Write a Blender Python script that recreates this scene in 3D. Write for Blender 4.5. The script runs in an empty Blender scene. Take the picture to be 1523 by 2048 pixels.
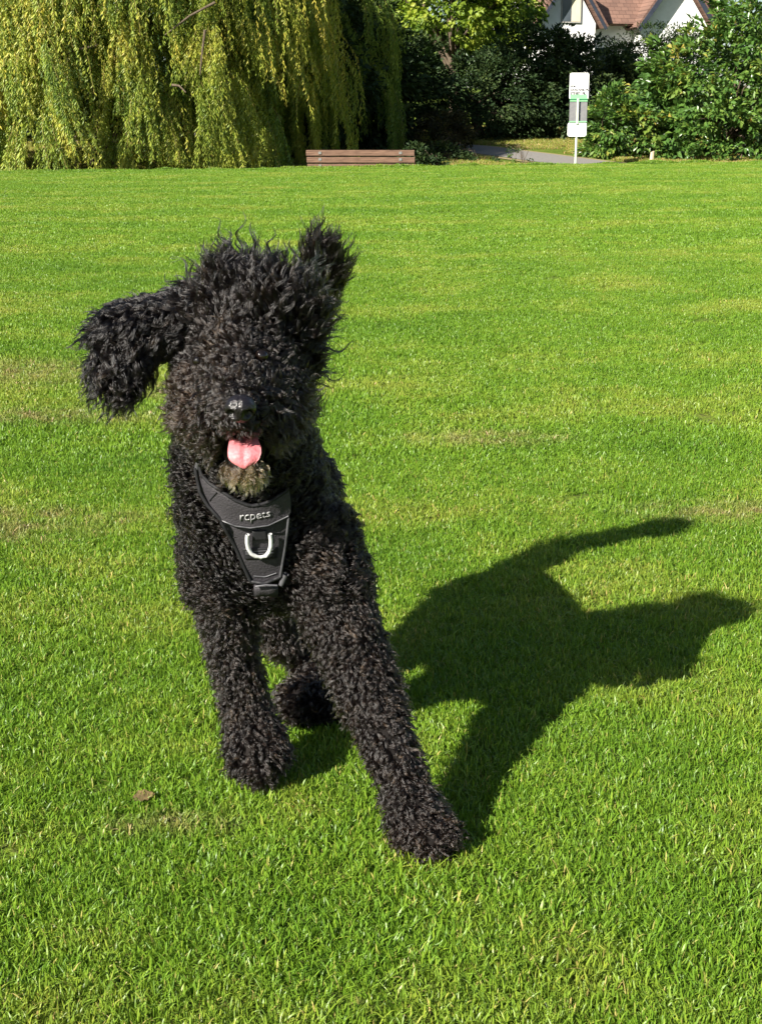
import bpy, bmesh, math, random
import numpy as np
from mathutils import Vector, Matrix
from mathutils.bvhtree import BVHTree

random.seed(7)
RNG = np.random.default_rng(11)
scene = bpy.context.scene
COL = scene.collection

# ------------------------------------------------------------------ camera, sky, sun, exposure
CAM_H, TILT, FPX = 1.05, math.radians(15.2), 2800.0
cam_data = bpy.data.cameras.new('camera')
cam = bpy.data.objects.new('camera', cam_data)
COL.objects.link(cam)
cam.location = (0, 0, CAM_H)
cam.rotation_euler = (math.pi / 2 - TILT, 0, 0)
cam_data.sensor_fit = 'VERTICAL'
cam_data.sensor_height = 24.0
cam_data.lens = 24.0 * FPX / 2048.0
cam_data.clip_start = 0.05
cam_data.clip_end = 2000
scene.camera = cam

SUN_TRAVEL = Vector((1.10, 1.20, -1.0)).normalized()
world = bpy.data.worlds.new('World')
scene.world = world
world.use_nodes = True
wn = world.node_tree.nodes
sky = wn.new('ShaderNodeTexSky')
sky.sky_type = 'NISHITA'
sky.sun_disc = False
sky.sun_elevation = math.asin(-SUN_TRAVEL.z)
sky.sun_rotation = math.atan2(-SUN_TRAVEL.x, -SUN_TRAVEL.y)
world.node_tree.links.new(sky.outputs[0], wn['Background'].inputs[0])
wn['Background'].inputs[1].default_value = 0.05

sun_data = bpy.data.lights.new('sun', 'SUN')
sun_data.energy = 5.0
sun_data.angle = math.radians(0.5)
sun_data.color = (1.0, 0.94, 0.84)
sun = bpy.data.objects.new('sun', sun_data)
sun.rotation_euler = SUN_TRAVEL.to_track_quat('-Z', 'Y').to_euler()
sun.location = (-10, -10, 20)
COL.objects.link(sun)

scene.view_settings.view_transform = 'Standard'
scene.view_settings.look = 'None'
scene.view_settings.gamma = 1
scene.view_settings.exposure = 1.32
scene.render.engine = 'CYCLES'
scene.cycles.use_denoising = True
scene.cycles.max_bounces = 6
scene.cycles.transparent_max_bounces = 8

# ------------------------------------------------------------------ helpers
CT, ST = math.cos(TILT), math.sin(TILT)


def P(px, py, Y):
    """world point at distance Y ahead for a spot of the photograph (1523 x 2048)"""
    cx, cy = (px - 761.5) / FPX, -(py - 1024) / FPX
    d = (cx, CT + cy * ST, -ST + cy * CT)
    t = Y / d[1]
    return Vector((d[0] * t, Y, CAM_H + d[2] * t))


def depth(p):
    return p[1] * CT + (CAM_H - p[2]) * ST


def proj(pts):
    pts = np.asarray(pts, dtype=float)
    dep = pts[:, 1] * CT + (CAM_H - pts[:, 2]) * ST
    up = pts[:, 1] * ST - (CAM_H - pts[:, 2]) * CT
    return 761.5 + FPX * pts[:, 0] / dep, 1024 - FPX * up / dep


def tag(o, label=None, cat=None, group=None, kind=None):
    if label: o['label'] = label
    if cat: o['category'] = cat
    if group: o['group'] = group
    if kind: o['kind'] = kind
    return o


def empty(name, loc, rz=0.0):
    o = bpy.data.objects.new(name, None)
    o.location = loc
    o.rotation_euler = (0, 0, rz)
    o.empty_display_size = 0.1
    COL.objects.link(o)
    return o


def link(name, mesh, parent=None, loc=None):
    o = bpy.data.objects.new(name, mesh)
    COL.objects.link(o)
    if parent is not None:
        o.parent = parent
        if loc is None:      # geometry given in world space
            m = Matrix.LocRotScale(parent.location, parent.rotation_euler, None)
            q = parent.parent
            while q is not None:
                m = Matrix.LocRotScale(q.location, q.rotation_euler, None) @ m
                q = q.parent
            o.matrix_parent_inverse = m.inverted() if parent.type == 'EMPTY' else Matrix()
    if loc is not None:
        o.location = loc
    return o


def mesh_np(name, verts, faces, mat=None, smooth=False, attrs=None):
    """faces: (N,k) array of equal size"""
    verts = np.asarray(verts, dtype=np.float32)
    faces = np.asarray(faces, dtype=np.int32)
    me = bpy.data.meshes.new(name)
    nf, k = faces.shape
    me.vertices.add(len(verts))
    me.vertices.foreach_set('co', verts.ravel())
    me.loops.add(nf * k)
    me.loops.foreach_set('vertex_index', faces.ravel())
    me.polygons.add(nf)
    me.polygons.foreach_set('loop_start', np.arange(0, nf * k, k, dtype=np.int32))
    if smooth:
        me.polygons.foreach_set('use_smooth', np.ones(nf, dtype=bool))
    for an, av in (attrs or {}).items():
        a = me.attributes.new(an, 'FLOAT', 'POINT')
        a.data.foreach_set('value', np.asarray(av, dtype=np.float32))
    me.update(calc_edges=True)
    if mat: me.materials.append(mat)
    return me


def tube_data(pts, radii, sides=8):
    pts = np.asarray([tuple(p) for p in pts], float)
    n = len(pts)
    V, F = [], []
    t = np.gradient(pts, axis=0)
    t /= np.linalg.norm(t, axis=1)[:, None] + 1e-9
    ref = np.array([0.3, 0.2, 1.0]) if abs(t[0][2]) < 0.9 else np.array([1.0, 0.1, 0])
    for i in range(n):
        u = np.cross(t[i], ref); u /= np.linalg.norm(u) + 1e-9
        v = np.cross(t[i], u)
        for k in range(sides):
            a = 2 * math.pi * k / sides
            V.append(pts[i] + radii[i] * (math.cos(a) * u + math.sin(a) * v))
    for i in range(n - 1):
        for k in range(sides):
            F.append((i * sides + k, i * sides + (k + 1) % sides, (i + 1) * sides + (k + 1) % sides, (i + 1) * sides + k))
    return V, F


def tubes_mesh(name, chains, mat, sides=8):
    V, F = [], []
    for pts, r in chains:
        v, f = tube_data(pts, r, sides)
        o = len(V)
        V += v
        F += [tuple(a + o for a in q) for q in f]
    return mesh_np(name, np.array(V), np.array(F), mat, smooth=True)


def box_mesh(name, size, mat, bevel=0.0, center=(0, 0, 0)):
    bm = bmesh.new()
    bmesh.ops.create_cube(bm, size=1)
    for v in bm.verts:
        v.co = Vector((v.co.x * size[0] + center[0], v.co.y * size[1] + center[1], v.co.z * size[2] + center[2]))
    if bevel:
        bmesh.ops.bevel(bm, geom=list(bm.edges), offset=bevel, segments=2, affect='EDGES')
    me = bpy.data.meshes.new(name)
    bm.to_mesh(me); bm.free()
    if mat: me.materials.append(mat)
    return me


def poly_prism(name, pts2, y0, y1, mat):
    """outline in local x,z extruded from y0 to y1"""
    bm = bmesh.new()
    a = [bm.verts.new((x, y0, z)) for x, z in pts2]
    b = [bm.verts.new((x, y1, z)) for x, z in pts2]
    bm.faces.new(a); bm.faces.new(b[::-1])
    n = len(a)
    for i in range(n):
        bm.faces.new((a[i], b[i], b[(i + 1) % n], a[(i + 1) % n]))
    bmesh.ops.recalc_face_normals(bm, faces=bm.faces)
    me = bpy.data.meshes.new(name)
    bm.to_mesh(me); bm.free()
    if mat: me.materials.append(mat)
    return me


# ------------------------------------------------------------------ materials
def new_mat(name):
    m = bpy.data.materials.new(name)
    m.use_nodes = True
    nt = m.node_tree
    return m, nt, nt.nodes, nt.links, nt.nodes['Principled BSDF']


def ramp(nodes, stops):
    r = nodes.new('ShaderNodeValToRGB')
    e = r.color_ramp.elements
    while len(e) < len(stops): e.new(0.5)
    for i, (p, c) in enumerate(stops):
        e[i].position = p
        e[i].color = (*c, 1)
    return r


def noise(nodes, links, scale, detail=4, vec=None, rough=0.55):
    n = nodes.new('ShaderNodeTexNoise')
    n.inputs['Scale'].default_value = scale
    n.inputs['Detail'].default_value = detail
    n.inputs['Roughness'].default_value = rough
    if vec is not None: links.new(vec, n.inputs['Vector'])
    return n


def simple_mat(name, c1, c2, scale=12, rough=0.7, spec=0.3, bump=0.0, stretch=None, metal=0.0):
    m, nt, N, L, bs = new_mat(name)
    tc = N.new('ShaderNodeTexCoord')
    vec = tc.outputs['Object']
    if stretch:
        mp = N.new('ShaderNodeMapping')
        mp.inputs['Scale'].default_value = stretch
        L.new(vec, mp.inputs[0]); vec = mp.outputs[0]
    n = noise(N, L, scale, 6, vec)
    r = ramp(N, [(0.3, c1), (0.7, c2)])
    L.new(n.outputs['Fac'], r.inputs[0])
    L.new(r.outputs[0], bs.inputs['Base Color'])
    bs.inputs['Roughness'].default_value = rough
    bs.inputs['Specular IOR Level'].default_value = spec
    bs.inputs['Metallic'].default_value = metal
    if bump:
        b = N.new('ShaderNodeBump')
        b.inputs['Strength'].default_value = bump
        b.inputs['Distance'].default_value = 0.01
        L.new(n.outputs['Fac'], b.inputs['Height'])
        L.new(b.outputs[0], bs.inputs['Normal'])
    return m


def leaf_mat(name, stops, rough=0.45, spec=0.35, trans=0.3, clump=0.6, tcol=(1.15, 1.25, 0.5)):
    """leaf: colour by the leaf's own tint and slow noise, part of the light passes through"""
    m, nt, N, L, bs = new_mat(name)
    at = N.new('ShaderNodeAttribute'); at.attribute_name = 'tint'
    geo = N.new('ShaderNodeNewGeometry')
    n = noise(N, L, clump, 3, geo.outputs['Position'])
    mx = N.new('ShaderNodeMath'); mx.operation = 'MULTIPLY_ADD'
    L.new(n.outputs['Fac'], mx.inputs[0]); mx.inputs[1].default_value = 0.9; mx.inputs[2].default_value = -0.45
    ad = N.new('ShaderNodeMath'); ad.operation = 'ADD'; ad.use_clamp = True
    L.new(at.outputs['Fac'], ad.inputs[0]); L.new(mx.outputs[0], ad.inputs[1])
    r = ramp(N, stops)
    L.new(ad.outputs[0], r.inputs[0])
    L.new(r.outputs[0], bs.inputs['Base Color'])
    bs.inputs['Roughness'].default_value = rough
    bs.inputs['Specular IOR Level'].default_value = spec
    tr = N.new('ShaderNodeBsdfTranslucent')
    mu = N.new('ShaderNodeMixRGB'); mu.blend_type = 'MULTIPLY'; mu.inputs[0].default_value = 1
    L.new(r.outputs[0], mu.inputs[1]); mu.inputs[2].default_value = (*tcol, 1)
    L.new(mu.outputs[0], tr.inputs[0])
    ms = N.new('ShaderNodeMixShader'); ms.inputs[0].default_value = trans
    L.new(bs.outputs[0], ms.inputs[1]); L.new(tr.outputs[0], ms.inputs[2])
    L.new(ms.outputs[0], N['Material Output'].inputs['Surface'])
    return m


BARK = simple_mat('bark', (0.06, 0.045, 0.03), (0.14, 0.11, 0.08), 8, 0.9, 0.1, 0.8, (6, 6, 1))
YTWIG = simple_mat('willow_twig', (0.16, 0.12, 0.04), (0.30, 0.24, 0.08), 20, 0.7, 0.2)

# lawn colours: shared by the ground sheet and the blades standing on it
SPOTS = [(-1.55, 5.75, 0.62, 0.34), (-1.30, 4.95, 0.60, 0.16), (-0.75, 5.4, 0.35, 0.2), (-1.0, 3.7, 0.35, .1), (0.35, 4.6, 0.28, 0.12), (1.1, 3.75, 0.4, 0.12),
         (-1.1, 3.6, 0.35, 0.16), (-0.33, 1.98, 0.10, 0.04)]


def lawn_nodes(N, L, dark):
    """returns a colour socket: patches of lush, yellowish and worn turf laid out over the lawn"""
    geo = N.new('ShaderNodeNewGeometry')
    pos = geo.outputs['Position']
    flat = N.new('ShaderNodeMapping'); flat.inputs['Scale'].default_value = (1, 1, 0)
    L.new(pos, flat.inputs[0])
    n1 = noise(N, L, 1.7, 5, flat.outputs[0], 0.62)
    mp = N.new('ShaderNodeMapping'); mp.inputs['Scale'].default_value = (0.16, 1.25, 0)
    mp.inputs['Rotation'].default_value = (0, 0, 0.04)
    L.new(pos, mp.inputs[0])
    n2 = noise(N, L, 1.0, 4, mp.outputs[0], 0.6)
    n3 = noise(N, L, 9, 3, flat.outputs[0])
    a = N.new('ShaderNodeMath'); a.operation = 'MULTIPLY_ADD'
    L.new(n2.outputs['Fac'], a.inputs[0]); a.inputs[1].default_value = 0.7; L.new(n1.outputs['Fac'], a.inputs[2])
    b = N.new('ShaderNodeMath'); b.operation = 'MULTIPLY_ADD'
    L.new(n3.outputs['Fac'], b.inputs[0]); b.inputs[1].default_value = 0.35; L.new(a.outputs[0], b.inputs[2])
    k = dark
    r = ramp(N, [(0.0, (0.125 * k, 0.245 * k, 0.018 * k)), (0.42, (0.18 * k, 0.305 * k, 0.024 * k)), (0.62, (0.24 * k, 0.335 * k, 0.036 * k)), (1.0, (0.34 * k, 0.37 * k, 0.06 * k))])
    sc = N.new('ShaderNodeMapRange')
    sc.inputs[1].default_value = 0.75; sc.inputs[2].default_value = 1.35
    L.new(b.outputs[0], sc.inputs[0]); L.new(sc.outputs[0], r.inputs[0])
    # worn, straw-coloured spots
    worn = None
    sx = N.new('ShaderNodeSeparateXYZ'); L.new(pos, sx.inputs[0])
    for (x, y, rx, ry) in SPOTS:
        vs = N.new('ShaderNodeVectorMath'); vs.operation = 'SUBTRACT'; L.new(flat.outputs[0], vs.inputs[0]); vs.inputs[1].default_value = (x, y, 0)
        vm = N.new('ShaderNodeVectorMath'); vm.operation = 'MULTIPLY'; L.new(vs.outputs[0], vm.inputs[0]); vm.inputs[1].default_value = (1 / rx, 1 / ry, 0)
        ln = N.new('ShaderNodeVectorMath'); ln.operation = 'LENGTH'; L.new(vm.outputs[0], ln.inputs[0])
        mr = N.new('ShaderNodeMapRange'); mr.inputs[1].default_value = 1.3; mr.inputs[2].default_value = 0.2
        L.new(ln.outputs['Value'], mr.inputs[0])
        if worn is None: worn = mr.outputs[0]
        else:
            mxx = N.new('ShaderNodeMath'); mxx.operation = 'MAXIMUM'
            L.new(worn, mxx.inputs[0]); L.new(mr.outputs[0], mxx.inputs[1]); worn = mxx.outputs[0]
    nw = N.new('ShaderNodeMath'); nw.operation = 'MULTIPLY'
    wr = N.new('ShaderNodeMapRange'); wr.inputs[1].default_value = 0.35; wr.inputs[2].default_value = 0.62
    nn = noise(N, L, 14, 4, flat.outputs[0]); L.new(nn.outputs['Fac'], wr.inputs[0])
    L.new(worn, nw.inputs[0]); L.new(wr.outputs[0], nw.inputs[1])
    nw2 = N.new('ShaderNodeMath'); nw2.operation = 'MULTIPLY'; L.new(nw.outputs[0], nw2.inputs[0]); nw2.inputs[1].default_value = 0.85
    mix = N.new('ShaderNodeMixRGB'); mix.inputs[2].default_value = (0.34 * k, 0.27 * k, 0.11 * k, 1)
    L.new(nw2.outputs[0], mix.inputs[0]); L.new(r.outputs[0], mix.inputs[1])
    return mix.outputs[0]


def make_blade_mat(name='grass_blade', dry=0.0):
    m, nt, N, L, bs = new_mat(name)
    c = lawn_nodes(N, L, 0.85)
    if dry:
        dm = N.new('ShaderNodeMixRGB'); dm.inputs[0].default_value = dry; dm.inputs[2].default_value = (0.30, 0.26, 0.06, 1)
        L.new(c, dm.inputs[1]); c = dm.outputs[0]
    at = N.new('ShaderNodeAttribute'); at.attribute_name = 'tint'
    hv = N.new('ShaderNodeMixRGB'); hv.blend_type = 'MULTIPLY'; hv.inputs[0].default_value = 1
    r = ramp(N, [(0.0, (0.50, 0.62, 0.7)), (0.35, (0.80, 0.90, 0.9)), (0.7, (1.05, 1.05, 1.0)), (0.93, (1.4, 1.2, 1.3)), (1.0, (2.2, 1.25, 4.0))])
    L.new(at.outputs['Fac'], r.inputs[0])
    L.new(c, hv.inputs[1]); L.new(r.outputs[0], hv.inputs[2])
    L.new(hv.outputs[0], bs.inputs['Base Color'])
    bs.inputs['Roughness'].default_value = 0.42
    bs.inputs['Specular IOR Level'].default_value = 0.35
    tr = N.new('ShaderNodeBsdfTranslucent')
    mu = N.new('ShaderNodeMixRGB'); mu.blend_type = 'MULTIPLY'; mu.inputs[0].default_value = 1
    L.new(hv.outputs[0], mu.inputs[1]); mu.inputs[2].default_value = (1.2, 1.2, 0.5, 1)
    L.new(mu.outputs[0], tr.inputs[0])
    ms = N.new('ShaderNodeMixShader'); ms.inputs[0].default_value = 0.24
    L.new(bs.outputs[0], ms.inputs[1]); L.new(tr.outputs[0], ms.inputs[2])
    L.new(ms.outputs[0], N['Material Output'].inputs['Surface'])
    return m


def make_ground_mat():
    m, nt, N, L, bs = new_mat('turf_soil')
    c = lawn_nodes(N, L, 0.62)
    n = noise(N, L, 60, 5)
    geo = N.new('ShaderNodeNewGeometry'); L.new(geo.outputs['Position'], n.inputs['Vector'])
    mix = N.new('ShaderNodeMixRGB'); mix.inputs[2].default_value = (0.06, 0.05, 0.025, 1)
    r = ramp(N, [(0.35, (0, 0, 0)), (0.7, (0.8, 0.8, 0.8))])
    L.new(n.outputs['Fac'], r.inputs[0]); L.new(r.outputs[0], mix.inputs[0]); L.new(c, mix.inputs[1])
    L.new(mix.outputs[0], bs.inputs['Base Color'])
    bs.inputs['Roughness'].default_value = 0.95
    bs.inputs['Specular IOR Level'].default_value = 0.1
    b = N.new('ShaderNodeBump'); b.inputs['Strength'].default_value = 0.8; b.inputs['Distance'].default_value = 0.02
    L.new(n.outputs['Fac'], b.inputs['Height']); L.new(b.outputs[0], bs.inputs['Normal'])
    return m


# ------------------------------------------------------------------ the ground
YK = np.array([28, 31, 34.5, 40, 45, 52, 60, 75, 110, 400, 3000.])
ZK = np.array([-0.15, 0.0, 0.24, 0.50, 0.80, 1.35, 2.2, 3.0, 4.2, 6.0, 6.0])


def G(x, y):
    x = np.asarray(x, float); y = np.asarray(y, float)
    c = 0.47 + 0.0125 * np.clip(x, -14, 14)
    t = np.clip((y - 3) / 20.5, 0, 1)
    z = c * (1.35 * t - 0.35 * t * t)
    s = np.clip((y - 23.8) / 4.2, 0, 1)
    s = s * s * (3 - 2 * s)
    far = np.interp(np.maximum(y, 28), YK, ZK)
    z = z * (1 - s) + far * s
    near = np.clip((-y) / 30, 0, 1)
    return z - 0.2 * near


def gz(x, y): return float(G(x, y))


ys = np.concatenate([np.linspace(-300, -10, 12), np.linspace(-8, 23, 60), np.linspace(23.4, 62, 100), np.linspace(65, 120, 20), np.array([150, 200, 300, 500, 900.])])
xs = np.concatenate([np.array([-900, -400, -200, -100, -60.]), np.linspace(-40, 40, 90), np.array([60, 100., 200, 400, 900])])
XX, YY = np.meshgrid(xs, ys)
ZZ = G(XX, YY)
V = np.stack([XX.ravel(), YY.ravel(), ZZ.ravel()], 1)
ny, nx = XX.shape
idx = np.arange(ny * nx).reshape(ny, nx)
F = np.stack([idx[:-1, :-1].ravel(), idx[:-1, 1:].ravel(), idx[1:, 1:].ravel(), idx[1:, :-1].ravel()], 1)
ground = link('ground', mesh_np('ground', V, F, make_ground_mat(), smooth=True))
tag(ground, kind='structure')

# path curving away behind the lawn's edge
PATH_MAT = simple_mat('path_asphalt', (0.17, 0.16, 0.145), (0.25, 0.235, 0.215), 30, 0.9, 0.2, 0.3)
pc = np.array([(12, 26), (8, 28.8), (6.0, 32.4), (3.8, 38.4), (2.4, 41.6), (-1.0, 44.5), (-8, 47), (-18, 48)])
tt = np.linspace(0, len(pc) - 1, 90)
px_ = np.interp(tt, np.arange(len(pc)), pc[:, 0]); py_ = np.interp(tt, np.arange(len(pc)), pc[:, 1])
for _ in range(6):
    px_[1:-1] = (px_[:-2] + px_[1:-1] * 2 + px_[2:]) / 4
    py_[1:-1] = (py_[:-2] + py_[1:-1] * 2 + py_[2:]) / 4
tx, ty = np.gradient(px_), np.gradient(py_)
nl = np.hypot(tx, ty); nx_, ny_ = -ty / nl, tx / nl


def strip(w, off, zup, name, mat):
    V, F = [], []
    for i in range(len(px_)):
        for k in range(5):
            o = off + (k / 4 - 0.5) * w
            x, y = px_[i] + nx_[i] * o, py_[i] + ny_[i] * o
            V.append((x, y, gz(x, y) + zup))
    for i in range(len(px_) - 1):
        for k in range(4):
            a = i * 5 + k
            F.append((a, a + 1, a + 6, a + 5))
    return mesh_np(name, V, F, mat, smooth=True)


path_o = link('path', strip(1.7, 0, 0.03, 'path', PATH_MAT)); tag(path_o, kind='structure')
verge_mat = simple_mat('worn_verge', (0.20, 0.17, 0.08), (0.30, 0.25, 0.13), 6, 0.95, 0.1, 0.3)
verge = link('worn_verge', strip(2.2, 0, 0.02, 'worn_verge', verge_mat)); tag(verge, kind='structure')


def path_dist(x, y):
    d = np.full(np.shape(x), 1e9)
    for i in range(0, len(px_), 2):
        d = np.minimum(d, np.hypot(x - px_[i], y - py_[i]))
    return d


# ------------------------------------------------------------------ grass: tiles of real blades scattered over the lawn
BLADE = make_blade_mat()
ROUGH = make_blade_mat('rough_grass_blade', 0.55)


def grass_tile(name, size, n, h, w, straw=0.03, mat=None, var=0.22):
    r = RNG
    bx = (r.random(n) - 0.5) * size; by = (r.random(n) - 0.5) * size
    # tufts: pull blades together a little
    nc = max(6, int(n / 22))
    cx = (r.random(nc) - 0.5) * size; cy = (r.random(nc) - 0.5) * size
    ci = r.integers(0, nc, n)
    tuft = r.random(n) < 0.6
    bx = np.where(tuft, cx[ci] + r.normal(0, 0.006 + size * 0.012, n), bx)
    by = np.where(tuft, cy[ci] + r.normal(0, 0.006 + size * 0.012, n), by)
    tl = r.normal(0, 0.35, nc)[ci]; ta = r.random(nc)[ci] * 2 * np.pi
    H = h * np.clip(r.normal(1, 0.25, n), 0.4, 1.6); W = w * np.clip(r.normal(1, 0.25, n), 0.5, 1.7)
    ang = r.random(n) * 2 * np.pi
    lean = np.clip(np.abs(r.normal(0.45, 0.45, n)), 0, 1.5)
    dx, dy = np.cos(ang) * lean + np.cos(ta) * tl * 0.6, np.sin(ang) * lean + np.sin(ta) * tl * 0.6
    fa = r.random(n) * 2 * np.pi
    wx, wy = np.cos(fa), np.sin(fa)
    z0 = -0.004
    lv = [(0.0, 1.0, 0.0), (0.5, 0.9, 0.28), (0.82, 0.6, 0.68)]
    pts = []
    for (s, ww, bend) in lv:
        X = bx + dx * H * bend; Y = by + dy * H * bend
        Z = z0 + H * s * (1 - 0.25 * np.minimum(lean, 1) * s)
        pts.append(np.stack([X - wx * W * ww / 2, Y - wy * W * ww / 2, Z], 1))
        pts.append(np.stack([X + wx * W * ww / 2, Y + wy * W * ww / 2, Z], 1))
    pts.append(np.stack([bx + dx * H, by + dy * H, z0 + H * (1 - 0.38 * np.minimum(lean, 1))], 1))
    Vt = np.stack(pts, 1).reshape(-1, 3)
    b = (np.arange(n) * 7)[:, None]
    tris = np.array([[0, 1, 3], [0, 3, 2], [2, 3, 5], [2, 5, 4], [4, 5, 6]])
    Ft = (b[:, :, None] + tris[None]).reshape(-1, 3)
    t = np.clip(r.normal(0.5, var, n), 0, 0.95)
    t = np.where(r.random(n) < straw, 1.0, t)
    # the lower part of a blade is paler/older
    me = mesh_np(name, Vt, Ft, mat or BLADE, smooth=True, attrs={'tint': np.repeat(t, 7)})
    return bpy.data.objects.new(name, me)


def scatter(name, tiles, pts, scales, label):
    coll = bpy.data.collections.new(name + '_tiles')
    for t in tiles: coll.objects.link(t)
    pts = np.asarray(pts, float)
    n = len(pts)
    e = 0.15
    gx = (G(pts[:, 0] + e, pts[:, 1]) - G(pts[:, 0] - e, pts[:, 1])) / (2 * e)
    gy = (G(pts[:, 0], pts[:, 1] + e) - G(pts[:, 0], pts[:, 1] - e)) / (2 * e)
    rz = RNG.random(n) * 2 * np.pi
    rot = np.zeros((n, 3))
    for i in range(n):
        q = Vector((-gx[i], -gy[i], 1)).to_track_quat('Z', 'Y').to_matrix()
        rot[i] = (q @ Matrix.Rotation(rz[i], 3, 'Z')).to_euler()
    me = bpy.data.meshes.new(name)
    me.vertices.add(n); me.vertices.foreach_set('co', pts.astype(np.float32).ravel())
    a = me.attributes.new('rot', 'FLOAT_VECTOR', 'POINT'); a.data.foreach_set('vector', rot.astype(np.float32).ravel())
    a = me.attributes.new('scl', 'FLOAT', 'POINT'); a.data.foreach_set('value', np.asarray(scales, np.float32))
    a = me.attributes.new('pick', 'INT', 'POINT'); a.data.foreach_set('value', RNG.integers(0, len(tiles), n).astype(np.int32))
    me.update()
    o = link(name, me)
    ng = bpy.data.node_groups.new(name, 'GeometryNodeTree')
    ng.interface.new_socket('Geometry', in_out='INPUT', socket_type='NodeSocketGeometry')
    ng.interface.new_socket('Geometry', in_out='OUTPUT', socket_type='NodeSocketGeometry')
    N, L = ng.nodes, ng.links
    gi, go = N.new('NodeGroupInput'), N.new('NodeGroupOutput')
    ci = N.new('GeometryNodeCollectionInfo'); ci.inputs['Collection'].default_value = coll
    ci.inputs['Separate Children'].default_value = True; ci.inputs['Reset Children'].default_value = True
    iop = N.new('GeometryNodeInstanceOnPoints'); iop.inputs['Pick Instance'].default_value = True

    def named(nm, dt):
        q = N.new('GeometryNodeInputNamedAttribute'); q.data_type = dt; q.inputs['Name'].default_value = nm
        return q.outputs['Attribute']
    L.new(gi.outputs[0], iop.inputs['Points']); L.new(ci.outputs[0], iop.inputs['Instance'])
    L.new(named('pick', 'INT'), iop.inputs['Instance Index'])
    L.new(named('rot', 'FLOAT_VECTOR'), iop.inputs['Rotation'])
    L.new(named('scl', 'FLOAT'), iop.inputs['Scale'])
    L.new(iop.outputs[0], go.inputs[0])
    md = o.modifiers.new('scatter', 'NODES'); md.node_group = ng
    tag(o, label, 'grass', kind='stuff')
    return o


def grid_pts(y0, y1, step, half, xmin=None, keep=None):
    out = []
    y = y0
    while y < y1:
        hw = half(y)
        x = -hw + random.random() * step
        while x < hw:
            X, Y = x + random.uniform(-.3, .3) * step, y + random.uniform(-.3, .3) * step
            if keep is None or keep(X, Y):
                out.append((X, Y, gz(X, Y)))
            x += step
        y += step
    return out


hw_near = lambda y: 0.36 * y + 0.9
near_tiles = [grass_tile('near_blades', 0.30, 4600, 0.0195, 0.0023) for _ in range(6)]
pn = grid_pts(1.0, 4.4, 0.20, hw_near)
scatter('grass', near_tiles, pn, RNG.uniform(0.85, 1.15, len(pn)), 'short bright green mown lawn grass around the running dog')
mid_tiles = [grass_tile('mid_blades', 0.60, 8000, 0.020, 0.0032, .012, None, .16) for _ in range(5)]
pm = grid_pts(4.3, 10.5, 0.42, lambda y: 0.42 * y + 1.5)
far_tiles = [grass_tile('far_blades', 1.2, 12000, 0.022, 0.0055, .004, None, .10) for _ in range(5)]
pf = grid_pts(10.2, 25.5, 0.80, lambda y: 0.46 * y + 5)
scatter('grass', mid_tiles, pm, RNG.uniform(0.9, 1.1, len(pm)), 'short mown lawn grass in the middle distance behind the dog')
scatter('grass', far_tiles, pf, RNG.uniform(0.9, 1.1, len(pf)), 'short mown lawn grass stretching back to the bench')
bank_tiles = [grass_tile('bank_blades', 1.2, 5200, 0.07, 0.011, 0.15, ROUGH) for _ in range(3)]
pb = grid_pts(25.5, 50, 1.0, lambda y: 0.40 * y + 4, keep=lambda x, y: float(path_dist(x, y)) > 1.75)
scatter('grass', bank_tiles, pb, RNG.uniform(0.8, 1.1, len(pb)), 'rougher yellowish grass on the bank beside the path')


# ------------------------------------------------------------------ leaves
def leaf_cloud(name, pos, axis, nrm, ln, wd, tint, mat, fold=0.25):
    axis = axis / (np.linalg.norm(axis, axis=1)[:, None] + 1e-9)
    side = np.cross(axis, nrm); side /= (np.linalg.norm(side, axis=1)[:, None] + 1e-9)
    up = np.cross(side, axis)
    ln = ln[:, None]; wd = wd[:, None]
    a = pos
    tip = pos + axis * ln - up * ln * 0.12
    l = pos + axis * ln * 0.48 - side * wd * 0.5 + up * wd * fold
    r = pos + axis * ln * 0.48 + side * wd * 0.5 + up * wd * fold
    V = np.stack([a, l, tip, r], 1).reshape(-1, 3)
    b = (np.arange(len(pos)) * 4)[:, None, None]
    F = (b + np.array([[0, 2, 1], [0, 3, 2]])[None]).reshape(-1, 3)
    return mesh_np(name, V, F, mat, attrs={'tint': np.repeat(tint, 4)})


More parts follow.
